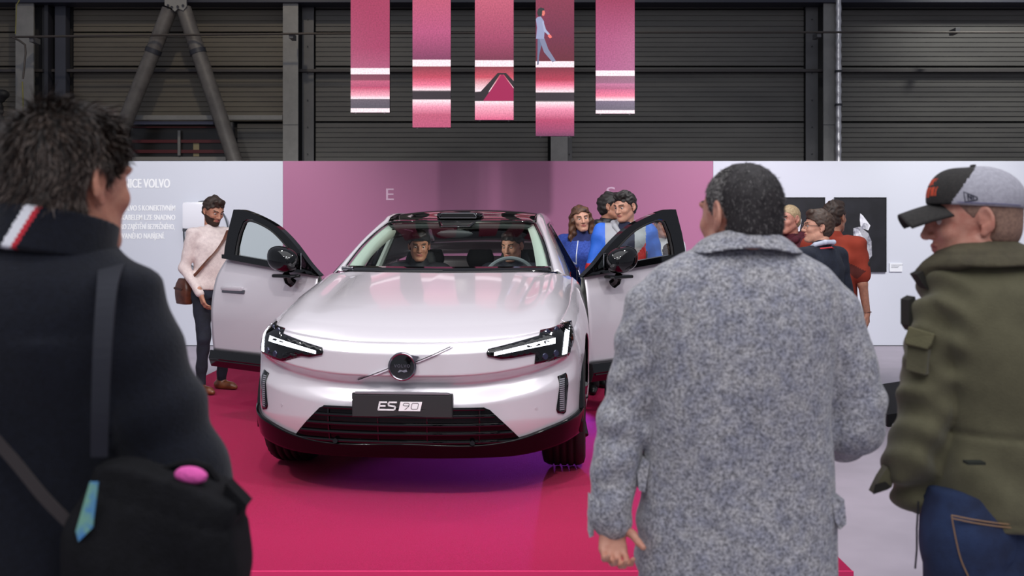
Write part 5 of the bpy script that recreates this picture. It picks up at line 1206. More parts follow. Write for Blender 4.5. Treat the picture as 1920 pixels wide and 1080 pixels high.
# 10, 11 passengers in the car
TM = Matrix.Translation(car.location) @ Matrix.Rotation(-TH, 4, 'Z')
def seated(label, x, y, hy, hp, hair, topm, skin_, el, **kw):
    p = TM @ Vector((x, y, 0)); k_ = 1.0; dz = -.33
    r, fr, J, k = figure(label, (p.x, p.y, PZ+dz+.02), 1.72, yaw=-TH, headyaw=hy, headpitch=hp, arms=el, legs={s: dict(kn=(s*.13, -.44, .98), an=(s*.13, -.60, .55+.02), td=(0, -1)) for s in (-1, 1)}, skin=skin_, top=dict(name='jacket', m=[topm], inf=.03, sl=.06, collar=.05, hem=.93), bottom=dict(m=trous_bk), shoes=shoe_bk, hair=hair, res=.011, hres=.006, seated=True, **kw)
    return r, fr, k
dkj = mat('jacket_black', (30, 32, 40), .7)
rp, fr, k = seated('passenger in dark cap and jacket in the left front seat', -.37, 2.66, rad(12), rad(12), dict(style='short', m=hair_dk), dkj, skin_tan, {s: dict(el=(s*.26, -.06, 1.17), wr=(s*.10, -.26, 1.08), D=(-s*.5, -.8, 0)) for s in (-1, 1)})
b = Blob(); b.ell(fr(0, .008, .055), (.090, .108, .075), .01, R=fr.R); b.cone(fr(-.04, -.11, .062), fr(.04, -.11, .062), .018, .018, .02); b.fn(lambda X, Y, Z: (fr.o[2]+.045)-Z, fr.o-.3, fr.o+.3, .004, '*'); kid(rp, b, 'cap', mat('cap_black', (20, 20, 24), .8), .006, k)
seated('driver with short dark hair and dark jacket behind the steering wheel', .37, 2.66, rad(-22), rad(14), dict(style='short', m=hair_dk), mat('jacket_ink', (26, 30, 44), .7), skin_fair, {s: dict(el=(s*.26, -.10, 1.17), wr=(s*.16, -.40, 1.19), D=(-s*.3, -.9, .3)) for s in (-1, 1)})
# ------------------------------------------------------------ the three visitors in front
def strands(name, V, Q, n, length, width, m, parent, flow, lift=.5, keep=None, seed=1, curl=.3):
    "short tapered hairs rooted on a surface"
    rg = np.random.default_rng(seed); A, Bv, Cc, D = [V[Q[:, i]] for i in range(4)]; N = np.cross(Cc-A, D-Bv); ar = np.linalg.norm(N, axis=1); N /= np.maximum(ar, 1e-12)[:, None]
    c0 = V.mean(0); cen = (A+Bv+Cc+D)/4
    if ((cen-c0)*N).sum() < 0: N = -N
    w_ = ar*(keep(cen) if keep else 1); w_ = w_/w_.sum(); idx = rg.choice(len(Q), n, p=w_)
    u, v = rg.random((2, n, 1)); P = (A[idx]*(1-u)+Bv[idx]*u)*(1-v)+(D[idx]*(1-u)+Cc[idx]*u)*v; Nn = N[idx]
    F_ = flow(P, rg); F_ = F_-Nn*(F_*Nn).sum(1, keepdims=True)*.7; F_ /= np.linalg.norm(F_, axis=1, keepdims=True)+1e-9
    F_ += rg.normal(0, curl, (n, 3)); D1 = Nn*lift+F_; D1 /= np.linalg.norm(D1, axis=1, keepdims=True); D2 = D1+F_*.5-Nn*lift*.35; D2 /= np.linalg.norm(D2, axis=1, keepdims=True)
    S_ = np.cross(D1, Nn)+rg.normal(0, .25, (n, 3)); S_ /= np.linalg.norm(S_, axis=1, keepdims=True)+1e-9
    L = (length*(.6+.7*rg.random((n, 1)))); w2 = width/2; P0 = P-Nn*.002; P1 = P0+D1*L*.5; P2 = P1+D2*L*.5
    VV = np.stack([P0-S_*w2, P0+S_*w2, P1+S_*w2*.9, P1-S_*w2*.9, P2+S_*w2*.25, P2-S_*w2*.25], 1).reshape(-1, 3)
    b = (np.arange(n)*6)[:, None]; QQ = np.concatenate([b+np.array([[0, 1, 2, 3]]), b+np.array([[3, 2, 4, 5]])])
    return link(name, npme(name, VV, QQ, np.tile(rg.integers(0, len(m), n), 2)), m, parent, True, kind='stuff')
def ribbon(name, pts, wv, th, m, parent, n=30, **pr):
    "flat strap: centre points, half-width vectors"
    T = crom([(i, *p, *q) for i, (p, q) in enumerate(zip(pts, wv))], n); V = []
    for i, r in enumerate(T):
        p = Vector(r[1:4]); q = Vector(r[4:7]); t = (Vector(T[min(i+1, n-1)][1:4])-Vector(T[max(i-1, 0)][1:4])).normalized(); nn = t.cross(q).normalized()*th
        V += [p-q-nn, p+q-nn, p+q+nn, p-q+nn]
    Fc = [(4*i+a, 4*i+(a+1) % 4, 4*i+4+(a+1) % 4, 4*i+4+a) for i in range(n-1) for a in range(4)]+[(3, 2, 1, 0), (4*n-4, 4*n-3, 4*n-2, 4*n-1)]
    o = link(name, pyme(name, V, Fc), m, parent, False, **pr); return o
def rows_loft(B, rows, d, root, n=2.6, k=.02, cyo=0.0):
    K = []
    for (y, xl, xr, ry, dy) in rows:
        z = CAMZ-(y-HY)/F*d-root.location.z; K.append((z, ((xl+xr)/2-CX)/F*d-root.location.x, d+dy+cyo-root.location.y, (xr-xl)/2/F*d, ry))
    B.loft(K, n=n, k=k, m=90)
class Loc:
    def __init__(s, root): s.r = root.location.copy()
    def __call__(s, x, y, d): return np.array(W(x, y, d)-s.r)
def to_local(p_world, base, yaw, k):
    R = rotm(yaw); return tuple(R.T @ (np.array(p_world)-np.array(base))/k)

# ---------------- A: man in the grey tweed coat
dA = 2.28; baseA = np.array((*at(1392, dA)[:2], 0.)); HA = 1.727; kA = HA/1.75
armA = {1: dict(el=to_local(W(1172, 770, dA), baseA, PI, kA), wr=to_local(W(1146, 972, dA-.03), baseA, PI, kA), D=(0, .45, -1), N=(-.25, 1, .3), side=-1, hk=.84, thumb=1.6),
        -1: dict(el=to_local(W(1604, 800, dA), baseA, PI, kA), wr=to_local(W(1560, 810, dA+.30), baseA, PI, kA), D=(.3, -1, 0), N=(1, 0, 0))}
# local frame is turned by 180 degrees, so local +x is the viewer's left
tweed = mat('tweed_grey', (98, 99, 106), .95, sheen=.3, spec=.2)
nt = tweed.node_tree; bs = nt.nodes['Principled BSDF']; tcn = nt.nodes.new('ShaderNodeTexCoord')
n1 = nt.nodes.new('ShaderNodeTexNoise'); n1.inputs['Scale'].default_value = 150; n1.inputs['Detail'].default_value = 3.5; n1.inputs['Roughness'].default_value = .7
n2 = nt.nodes.new('ShaderNodeTexNoise'); n2.inputs['Scale'].default_value = 32; n2.inputs['Detail'].default_value = 2
r1 = nt.nodes.new('ShaderNodeValToRGB'); e = r1.color_ramp.elements; e[0].position = .36; e[0].color = (*lin((112, 112, 118)), 1); e[1].position = .66; e[1].color = (*lin((206, 206, 213)), 1)
r2 = nt.nodes.new('ShaderNodeValToRGB'); e = r2.color_ramp.elements; e[0].position = .3; e[0].color = (*lin((212, 213, 222)), 1); e[1].position = .7; e[1].color = (*lin((255, 252, 246)), 1)
mxn = nt.nodes.new('ShaderNodeMixRGB'); mxn.blend_type = 'MULTIPLY'; mxn.inputs[0].default_value = 1
bpn = nt.nodes.new('ShaderNodeBump'); bpn.inputs['Strength'].default_value = .35; bpn.inputs['Distance'].default_value = .004
for q in (n1, n2): nt.links.new(tcn.outputs['Object'], q.inputs['Vector'])
nt.links.new(n1.outputs['Fac'], r1.inputs[0]); nt.links.new(n2.outputs['Fac'], r2.inputs[0]); nt.links.new(r1.outputs[0], mxn.inputs[1]); nt.links.new(r2.outputs[0], mxn.inputs[2])
nt.links.new(mxn.outputs[0], bs.inputs['Base Color']); nt.links.new(n1.outputs['Fac'], bpn.inputs['Height']); nt.links.new(bpn.outputs[0], bs.inputs['Normal'])
skin_warm = skinm('skin_warm', (212, 156, 134), (190, 126, 106))
rA, frA, JA, kA = figure('broad man in long grey tweed coat seen from behind, hand hanging over the carpet', tuple(baseA), HA, yaw=PI, headyaw=rad(30), headpitch=rad(2), arms=armA, skin=skin_warm, top=None, bottom=dict(m=trous_bk), shoes=shoe_bk, hres=.0042, handcurl=(.4, .85), jaw=1.12)
gA = empty('x', (0, 0, 0)); bpy.data.objects.remove(gA)
class RootPos: pass
def unrot(root):   # garments are modelled in a frame without the turn of the figure
    h = RootPos(); h.location = root.location.copy(); return h
def unturn(o, root): o.rotation_euler = (0, 0, -root.rotation_euler.z); return o
LA = Loc(rA)
B = Blob()
rows_loft(B, [(458, 1322, 1466, .060, .01), (474, 1282, 1502, .078, .005), (500, 1243, 1540, .098, 0), (540, 1216, 1568, .118, 0), (600, 1203, 1572, .135, 0), (700, 1207, 1557, .142, 0), (800, 1207, 1551, .135, 0), (880, 1204, 1556, .135, 0),
              (960, 1196, 1562, .142, 0), (1080, 1194, 1563, .15, 0), (1250, 1188, 1570, .155, 0)], dA, rA, n=2.5, k=.02)
def pA(x, y, dd=0.0): return LA(x, y, dA+dd)
B.path([pA(1262, 540), pA(1222, 590), pA(1205, 650), pA(1174, 765), pA(1153, 880, -.015), pA(1144, 968, -.03)], [.058, .066, .063, .057, .052, .050], .012)
B.path([pA(1520, 540), pA(1560, 590), pA(1584, 670), pA(1601, 745), pA(1604, 802)], [.058, .066, .066, .066, .064], .012)
B.path([pA(1604, 802), pA(1578, 822, .13), pA(1556, 815, .27)], [.064, .057, .05], .012)
x0 = float(pA(1378, 700)[0]); xs1 = float(pA(1240, 900)[0]); xs2 = float(pA(1545, 1000)[0]); zt_ = float(LA(0, 790, dA)[2]); zs_ = float(LA(0, 975, dA)[2])
xl_e, ze = float(pA(1170, 770)[0]), float(pA(0, 770)[2]); xr_e = float(pA(1604, 0)[0])
def postA(X, Y, Z):
    w_ = .0035*np.sin(9*X+5*Z+2*np.sin(6*Z+3*X))*np.sin(13*X-3*Z)
    arm = np.exp(-((X-xl_e)/.09)**2)*sstep(float(pA(0, 640)[2]), float(pA(0, 700)[2]), Z)+0
    la = 1/(1+np.exp((X-float(pA(1207, 0)[0]))/.006)); ra = 1/(1+np.exp(-(X-float(pA(1560, 0)[0]))/.008))
    w_ = w_+la*(.005*np.sin(48*Z+26*X+2.2*np.sin(17*Z))*(.35+.65*np.exp(-((Z-ze)/.10)**2))+.003*np.sin(70*Z-40*X))
    w_ = w_+ra*(.004*np.sin(46*Z-34*X+2*np.sin(15*Z))*np.exp(-((Z-float(pA(0, 800)[2]))/.16)**2))
    tor = (1-la)*(1-ra)
    w_ = w_+tor*(.0035*np.exp(-((X-x0)/.005)**2)*(Z < float(pA(0, 480)[2]))+.004*np.exp(-((X-xs1-.01*np.sin(6*Z))/.0045)**2)*(Z < zt_)+.005*np.exp(-((X-xs2)/.005)**2)*(Z < zs_))
    w_ = w_+tor*.006*np.exp(-((X-x0-.05)/.05)**2)*sstep(float(pA(0, 700)[2]), float(pA(0, 1000)[2]), Z)*np.sin(20*X)
    return w_
V, Q = B.mesh(.0078, post=postA); coat = unturn(link('overcoat', npme('coat', V, Q), tweed, rA), rA)
B = Blob()   # turned-down collar
rows_loft(B, [(430, 1338, 1452, .066, .004), (440, 1325, 1468, .078, .002), (455, 1308, 1484, .092, 0), (468, 1296, 1496, .104, -.004), (474, 1290, 1503, .110, -.006)], dA, rA, n=2.1)
zc0 = float(pA(0, 474)[2]); zc1 = float(pA(0, 430)[2]); xc_ = float(pA(1393, 0)[0])
B.fn(lambda X, Y, Z: (Z-(zc1+.004-3.0*(X-xc_)**2-.9*np.maximum(0, Y-.0)))*.9, (-1, -1, 0), (1, 1, 3), .006, '*')
B.fn(lambda X, Y, Z: -(Z-(zc0+.012-1.3*(X-xc_)**2))*.9, (-1, -1, 0), (1, 1, 3), .003, '*')
V, Q = B.mesh(.0045); unturn(link('collar', npme('collar', V, Q), tweed, rA), rA)
for (pts, nm) in [([(1201, 850), (1212, 858), (1203, 912), (1193, 908), (1190, 880)], 'pocket_flap'), ([(1538, 915), (1560, 918), (1564, 962), (1552, 973), (1543, 955)], 'pocket_flap')]:
    dd = -.055 if pts[0][0] < 1300 else -.085
    unturn(MB().prism([(pA(x, y)[0], pA(x, y)[2]) for x, y in pts], dd, dd+.10).build(nm, tweed, rA), rA)
unturn(MB().prism([(pA(x, y)[0], pA(x, y)[2]) for x, y in [(1103, 925), (1112, 930), (1110, 992), (1102, 996)]], -.05, .01).build('cuff_vent', tweed, rA), rA)
# cropped greying hair
hd1 = mat('crop_dark', (50, 45, 46), .7, noise=(60, (32, 28, 30), 4, .35, .65)); hd2 = mat('crop_grey', (118, 113, 112), .7); hd3 = mat('crop_light', (164, 160, 156), .7)
HH = hair_blob(frA, 'buzz'); V, Q = HH.mesh(.0042, post=lambda X, Y, Z: .0012*np.sin(160*X+60*Z)*np.sin(140*Y-90*Z)); cc_ = (cent(V, Q)-frA.o) @ frA.R
side_ = (cc_[:, 0] > .03) & (cc_[:, 1] < .02) & (cc_[:, 2] < .09); nz_ = RNG.random(len(Q)); mi = np.where(side_ & (nz_ < .75), 1, 0)+0
hA = link('hair', npme('hair', V*kA, Q, mi), [hd1, hd2], rA)
down = lambda P, rg: np.tile(np.array((0., .1, -1.)), (len(P), 1))
strands('hair_stubble', V*kA, Q, 9000, .0085, .0012, [hd1, hd1, hd1, hd2], rA, down, .8, seed=3)
strands('temple_hair', V*kA, Q, 5000, .009, .0013, [hd2, hd3, hd1], rA, down, .8, keep=lambda c: (((c/kA-frA.o) @ frA.R)[:, 0] > .035)*(((c/kA-frA.o) @ frA.R)[:, 1] < .03)+.002, seed=4)

# ---------------- B: man in the navy jacket at the left
dB_ = 1.652; HB_ = 1.775; kB = HB_/1.75; baseB = np.array((*at(119, dB_)[:2], 0.))
armB = {-1: dict(sh=to_local(W(225, 605, dB_), baseB, PI, kB), el=to_local(W(335, 880, dB_), baseB, PI, kB), wr=to_local(W(300, 900, dB_+.22), baseB, PI, kB), D=(.3, -1, 0), N=(1, 0, 0)),
        1: dict(sh=to_local(W(-130, 605, dB_), baseB, PI, kB), el=to_local(W(-250, 860, dB_), baseB, PI, kB), wr=to_local(W(-215, 900, dB_+.20), baseB, PI, kB), D=(-.3, -1, 0), N=(-1, 0, 0))}
nvy = mat('jacket_navy', (19, 22, 33), .9, noise=(120, (14, 16, 25), 3, .35, .65), bump=(260, .3), sheen=.12, spec=.2)
rB, frB, JB, kB = figure('man in dark navy zip jacket with white and red stripe on its collar', tuple(baseB), HB_, yaw=PI, headyaw=rad(-25), headpitch=rad(3), arms=armB, skin=skinm('skin_ruddy', (208, 148, 122), (184, 116, 94)), top=None, bottom=dict(m=trous_bk), shoes=shoe_bk, hres=.004, core=.75, tcx=.09)
LB = Loc(rB)
def pB(x, y, dd=0.0): return LB(x, y, dB_+dd)
B = Blob()
rows_loft(B, [(462, -18, 200, .085, .01), (485, -90, 225, .105, .005), (515, -165, 262, .125, 0), (560, -200, 285, .145, 0), (650, -215, 265, .165, 0), (780, -215, 252, .165, 0), (900, -215, 250, .16, 0), (1080, -220, 262, .165, 0), (1180, -215, 258, .155, 0)], dB_, rB, n=2.4)
B.path([pB(180, 560), pB(228, 600), pB(262, 690), pB(298, 772), pB(328, 860), pB(345, 905)], [.075, .083, .086, .084, .080, .078], .015)
B.path([pB(345, 905), pB(325, 925, .12), pB(300, 905, .22)], [.078, .065, .05], .015)
B.path([pB(-100, 560), pB(-160, 620), pB(-215, 760), pB(-250, 870)], [.075, .083, .08, .075], .015)
B.path([pB(-250, 870), pB(-215, 900, .2)], [.075, .05], .015)
xb = float(pB(262, 0)[0]); ys_ = float(pB(0, 560)[2])
def postB(X, Y, Z):
    ra = 1/(1+np.exp(-(X-float(pB(225, 0)[0])+.12*(Z-float(pB(0, 700)[2])))/.012))
    w_ = .005*np.sin(7*X+4*Z+2*np.sin(5*Z))*np.sin(9*X-6*Z+1)
    w_ = w_+ra*(.006*np.sin(30*Z+26*X+2*np.sin(12*Z))+.004*np.sin(55*Z-20*X))
    w_ = w_+(1-ra)*.009*np.sin(16*(X*.8+Z)+1.5*np.sin(5*X))*np.exp(-((X-float(pB(120, 0)[0]))/.12)**2)*sstep(float(pB(0, 900)[2])-.2, float(pB(0, 800)[2]), Z)*(Z < float(pB(0, 620)[2]))
    # armhole and yoke seams
    w_ = w_+.004*np.exp(-(((X-float(pB(252, 0)[0]))+.10*(Z-ys_)**2)/.004)**2)*(Z < ys_+.02)*(Z > ys_-.22)
    return w_
V, Q = B.mesh(.009, post=postB); unturn(link('jacket', npme('jacket', V, Q), nvy, rB), rB)
# stand collar, tilted down to the throat
Rc = rotm(rad(-25), rad(-13)); cB = pB(96, 448, .0)
def coll(r0, r1, h, c, Rm, m_out, th=.012):
    def f(X, Y, Z):
        x, y, z = X-c[0], Y-c[1], Z-c[2]; lx = Rm[0, 0]*x+Rm[1, 0]*y+Rm[2, 0]*z; ly = Rm[0, 1]*x+Rm[1, 1]*y+Rm[2, 1]*z; lz = Rm[0, 2]*x+Rm[1, 2]*y+Rm[2, 2]*z
        q = np.sqrt((lx/r0)**2+(ly/r1)**2)-1+.25*lz; d = np.abs(q)*min(r0, r1)-th; return np.maximum(d, np.abs(lz)-h)
    return f, np.array(c)-.2, np.array(c)+.2
B = Blob(); f, lo, hi = coll(.090, .094, .036, cB, Rc, 0, .0105); B.fn(f, lo, hi, .006)
cmw = mat('stripe_white', (226, 226, 232), .8); cmr = mat('stripe_red', (190, 30, 48), .8)
def fcol(c):
    # three-colour stripe runs up the back of the collar
    L_ = c-cB; xx = c[:, 0]-float(pB(47, 0, -.09)[0]); zz = c[:, 2]-float(pB(0, 430, -.09)[2]); u = xx-zz*.5; bk = c[:, 1] < float(cB[1])
    return np.where(bk & (np.abs(u+.009) < .009), 1, np.where(bk & (np.abs(u-.0045) < .0046), 2, 0))
V, Q = B.mesh(.0035); unturn(link('collar', npme('collar', V, Q, fcol(cent(V, Q))), [nvy, cmw, cmr], rB), rB)
B = Blob(); rows_loft(B, [(452, -10, 195, .088, .01), (470, -22, 208, .098, .005), (500, -60, 226, .11, 0)], dB_-.002, rB, n=2.2)
V, Q = B.mesh(.006); unturn(link('yoke', npme('yoke', V, Q), nvy, rB), rB)
# tousled hair
hm = [mat('mess_dark', (31, 25, 23), .5, spec=.3), mat('mess_brown', (60, 46, 39), .45, spec=.3), mat('mess_grey', (120, 106, 98), .45, spec=.3)]
HH = hair_blob(frB, 'messy'); V, Q = HH.mesh(.0045, post=lambda X, Y, Z: .004*np.sin(50*X+20*Z+2*np.sin(40*Y))*np.sin(60*Y-30*Z)); link('hair', npme('hair', V*kB, Q), [hm[0]], rB)
crown = (frB(.02, .055, .11))*kB
def swirl(P, rg):
    d = P-crown; t = np.cross(d, np.array((0, 0, 1.))); out = d+t*.8; out[:, 2] -= .10*np.linalg.norm(d[:, :2], axis=1)*6; r_ = np.linalg.norm(out, axis=1, keepdims=True); out = out/np.maximum(r_, 1e-6)
    f = np.stack([np.sin(P[:, 1]*60+P[:, 2]*40), np.sin(P[:, 0]*55), np.sin(P[:, 0]*45+P[:, 1]*50)], 1); return out+.35*f
def noear(c):
    q = (c/kB-frB.o) @ frB.R; return 1.0*((((np.abs(q[:, 0])-.085)/.03)**2+((q[:, 1]-.008)/.034)**2+((q[:, 2]+.010)/.048)**2) > 1)+1e-6
strands('hair_strands', V*kB, Q, 17000, .024, .0014, [hm[0], hm[0], hm[0], hm[1], hm[1], hm[1], hm[2]], rB, swirl, .36, seed=5, curl=.24, keep=noear)
strands('hair_tufts', V*kB, Q, 1200, .034, .0020, hm[:2], rB, swirl, .8, keep=lambda c: (((c/kB-frB.o) @ frB.R)[:, 2] > .06)+.01, seed=6, curl=.3)
strands('sideburn_hair', V*kB, Q, 2500, .014, .0014, [hm[2], hm[1]], rB, down, .3, keep=lambda c: (((c/kB-frB.o) @ frB.R)[:, 0] < -.05)*(((c/kB-frB.o) @ frB.R)[:, 2] < .05)+.001, seed=7)
# tote bag with strap
tote_m = mat('tote_black', (17, 17, 21), .85, noise=(60, (12, 12, 15), 3, .35, .65), bump=(240, .3), spec=.2); strap_m = mat('strap_black', (27, 29, 40), .8, bump=(500, .3))
bagp = empty('tote_bag', tuple(np.array(W(300, 1000, 1.50))*np.array((1, 1, 0))+np.array((0, 0, .62))), 0, 'black fabric tote bag with long strap on the shoulder of the navy jacket man', 'bag'); LT = Loc(bagp)
def pT(x, y, d=1.50): return LT(x, y, d)
B = Blob()
rows_loft(B, [(850, 170, 470, .035, 0), (900, 168, 462, .045, 0), (950, 160, 448, .06, 0), (1000, 150, 450, .07, 0), (1080, 128, 462, .075, 0), (1180, 120, 468, .075, 0), (1260, 135, 455, .06, 0)], 1.50, bagp, n=5.0)
a0, a1 = pT(168, 858), pT(468, 938); sl = (a1[2]-a0[2])/(a1[0]-a0[0])
B.fn(lambda X, Y, Z: (Z-(a0[2]+(X-a0[0])*sl+.012*np.sin((X-a0[0])*16)))*.95, (-2, -2, -2), (2, 2, 2), .004, '*')
def postT(X, Y, Z):
    top_ = a0[2]+(X-a0[0])*sl
    return 0.008*np.sin(22*X+14*Z+2*np.sin(9*X))*np.sin(15*Z-10*X)+.0035*np.exp(-((top_-Z-.035)/.004)**2)+.009*np.sin(26*(X+.6*Z))*sstep(.02, .12, top_-Z)
V, Q = B.mesh(.0075, post=postT); link('bag_body', npme('bag', V, Q), tote_m, bagp)
MB().prism([(pT(x, y)[0], pT(x, y)[2]) for x, y in [(430, 900), (469, 940), (452, 962), (420, 945)]], -.02, .015).build('flap_corner', tote_m, bagp)
b = MB(); b.tube([tuple(pT(x, y, 1.52)) for x, y in [(305, 882), (330, 872), (362, 868), (392, 878), (408, 900)]], .006, 6); b.build('rim_cord', tote_m, bagp, True)
wv = [(.031, 0, 0), (.022, 0, 0), (.0155, 0, 0), (.0135, 0, 0), (.0125, 0, 0), (.012, 0, 0)]
ribbon('strap', [pT(208, 488, 1.70), pT(208, 497, 1.62), pT(201, 540, 1.515), pT(193, 640, 1.465), pT(188, 760, 1.455), pT(186, 856, 1.47)], wv, .0022, strap_m, bagp)
ribbon('cross_strap', [pT(-30, 800, 1.475), pT(30, 868, 1.468), pT(85, 935, 1.462), pT(150, 1000, 1.462)], [(.006, 0, .006)]*4, .002, mat('strap_brown', (48, 42, 42), .6), bagp)
o = tag(link('pink_pouch', npme('pp', *Blob().ell((0, 0, 0), (.020, .012, .012), .01).ell((.014, 0, -.004), (.016, .012, .010), .01).mesh(.004)), mat('pink_wool', (232, 96, 178), .9, bump=(200, .6))), 'bright pink woollen item poking out of the black tote', 'pouch'); o.location = W(352, 889, 1.475)
o = tag(MB().prism([(0, 0), (.012, .0), (.004, -.065), (-.016, -.085), (-.020, -.07)], 0, .003).build('brochure', mat('brochure_blue', (70, 130, 190), .5, noise=(30, (120, 170, 150), 2, .4, .6))), 'blue and green brochure edge sticking out beside the black tote', 'brochure'); o.location = W(168, 904, 1.42)

# ---------------- C: man in cap and olive jacket at the right
dC = 2.363; HC = 1.714; kC = HC/1.75; yawC = rad(222); baseC = np.array((*at(1842, dC)[:2], 0.))
armC = {1: dict(sh=to_local(W(1782, 600, dC), baseC, yawC, kC), el=to_local(W(1712, 850, dC+.02), baseC, yawC, kC), wr=to_local(W(1722, 925, dC+.10), baseC, yawC, kC), D=tuple(rotm(yawC).T @ np.array((.6, .25, -.6))), N=(-1, 0, 0)),
        -1: dict(sh=to_local(W(1965, 600, dC), baseC, yawC, kC), el=to_local(W(2040, 850, dC), baseC, yawC, kC), wr=to_local(W(2020, 930, dC+.15), baseC, yawC, kC))}
olive = mat('jacket_olive', (96, 92, 68), .85, noise=(9, (82, 78, 56), 4, .35, .65), bump=(300, .25), sheen=.15)
jeans = mat('jeans_blue', (38, 56, 94), .85, noise=(8, (24, 34, 62), 4, .35, .65), bump=(420, .35)); stitch = mat('stitching', (150, 116, 84), .7)
skin_red = skinm('skin_red', (206, 148, 128), (186, 116, 98))
rC, frC, JC, kC = figure('man in black and grey cap, olive field jacket and blue jeans', tuple(baseC), HC, yaw=yawC, headyaw=rad(34), headpitch=rad(6), arms=armC, skin=skin_red, top=None, bottom=dict(m=jeans), shoes=shoe_bk, hres=.0042, jaw=1.15, core=.7)
LC = Loc(rC)
def pC(x, y, dd=0.0): return LC(x, y, dC+dd)
B = Blob()
rows_loft(B, [(478, 1765, 1925, .070, .01), (500, 1748, 1965, .09, .005), (540, 1732, 1995, .12, 0), (600, 1738, 2012, .14, 0), (700, 1758, 2012, .15, 0), (790, 1766, 2002, .142, 0), (815, 1762, 2004, .145, 0), (880, 1752, 2014, .155, 0), (945, 1742, 2022, .158, 0), (968, 1745, 2022, .155, 0)], dC, rC, n=2.6)
B.path([pC(1790, 560), pC(1760, 600), pC(1749, 660), pC(1745, 730), pC(1734, 800, .01), pC(1714, 858, .02)], [.06, .066, .066, .066, .068, .070], .010)
B.path([pC(1714, 858, .02), pC(1716, 905, .06), pC(1728, 925, .10)], [.070, .058, .046], .015)
B.path([pC(1960, 560), pC(2010, 640), pC(2035, 850)], [.06, .066, .06], .012)
zel = float(pC(0, 850)[2]); xarm = float(pC(1768, 0)[0]); zw = float(pC(0, 802)[2])
def postC(X, Y, Z):
    la = 1/(1+np.exp((X-xarm+.10*(float(pC(0, 700)[2])-Z))/.008))
    w_ = .005*np.sin(9*X+5*Z+2*np.sin(6*Z))*np.sin(12*X-7*Z)
    w_ = w_+la*(.0125*np.sin(52*Z-34*X+2.4*np.sin(16*Z+8*X))*(.25+.75*np.exp(-((Z-zel)/.12)**2))+.006*np.sin(80*Z+45*X+2*np.sin(20*Y)))
    tor = 1-la
    w_ = w_+tor*(.007*np.exp(-((Z-zw)/.007)**2)+.013*np.sin(24*X+3*Z+1.2*np.sin(9*Z))*np.exp(-((Z-zw-.09)/.10)**2)+.007*np.sin(38*Z+9*np.sin(4*X))*np.exp(-((Z-zw+.10)/.08)**2)+.003*np.exp(-((Z-float(pC(0, 950)[2]))/.005)**2))
    return w_
V, Q = B.mesh(.0078, post=postC); unturn(link('field_jacket', npme('jk', V, Q), olive, rC), rC)
# collar
B = Blob(); rows_loft(B, [(452, 1800, 1898, .062, .0), (462, 1778, 1920, .080, .0), (478, 1752, 1950, .098, -.004), (493, 1738, 1965, .108, -.006), (498, 1736, 1968, .110, -.006)], dC, rC, n=2.2)
B.cone(pC(1800, 482, -.03), pC(1728, 514, .03), .026, .012, .02); B.cone(pC(1728, 514, .03), pC(1742, 530, .02), .012, .012, .02)
B.cone(pC(1745, 508, .0), pC(1790, 490, -.05), .024, .026, .02)
V, Q = B.mesh(.005, post=lambda X, Y, Z: .003*np.sin(30*Z+12*X)*np.sin(20*X)+.003*np.exp(-((Z-float(pC(0, 474)[2])-.03*(X))/.004)**2)); unturn(link('collar', npme('collar', V, Q), mat('collar_olive', (84, 78, 58), .85, noise=(20, (70, 64, 48), 3, .35, .65), bump=(300, .3)), rC), rC)
unturn(MB().prism([(pC(x, y)[0], pC(x, y)[2]) for x, y in [(1715, 514), (1742, 500), (1760, 520), (1748, 545), (1733, 541)]], -.01, .03).build('collar_lining', mat('lining_dark', (34, 32, 26), .9), rC), rC)
unturn(MB().prism([(pC(x, y)[0], pC(x, y)[2]) for x, y in [(1704, 563), (1716, 556), (1722, 600), (1712, 622), (1704, 610)]], .0, .05).build('placket', mat('lining_dark'), rC), rC)
unturn(MB().prism([(pC(x, y)[0], pC(x, y)[2]) for x, y in [(1664, 876), (1676, 900), (1672, 914), (1645, 923), (1637, 925), (1650, 898)]], .0, .03).build('front_hem_corner', olive, rC), rC)
unturn(MB().prism([(pC(x, y)[0], pC(x, y)[2]) for x, y in [(1660, 903), (1670, 912), (1664, 917), (1637, 926), (1641, 908)]], -.004, .0).build('hem_lining', mat('lining_dark'), rC), rC)
# sleeve pocket with flap
def slab(pts, name, m, th=.012):
    V = [tuple(p) for p in pts]; c = np.mean(pts, 0); n_ = np.cross(np.array(pts[1])-pts[0], np.array(pts[2])-pts[0]); n_ /= np.linalg.norm(n_); n_ = n_ if n_[1] > 0 else -n_
    V2 = [tuple(np.array(p)+n_*th) for p in pts]; n = len(V); bm = MB().add(V+V2, [tuple(range(n)), tuple(range(2*n-1, n-1, -1))]+[(i, i+n, (i+1) % n+n, (i+1) % n) for i in range(n)])
    o = unturn(bm.build(name, m, rC), rC); md = o.modifiers.new('bev', 'BEVEL'); md.width = .003; md.segments = 2; return o
slab([pC(1701, 640, -.040), pC(1740, 650, -.072), pC(1735, 704, -.072), pC(1697, 694, -.040)], 'sleeve_pocket', olive, .03)
slab([pC(1703, 611, -.046), pC(1753, 626, -.080), pC(1746, 646, -.082), pC(1738, 655, -.080), pC(1696, 645, -.048), pC(1697, 634, -.048)], 'pocket_flap', mat('flap_olive', (108, 103, 74), .85, noise=(9, (92, 88, 62), 4, .35, .65), bump=(300, .3)), .03)
unturn(MB().box(tuple(pC(1815, 872, -.176)), tuple(pC(1838, 862, -.150))).build('hem_tab', mat('tab_black', (26, 30, 22), .8), rC), rC)
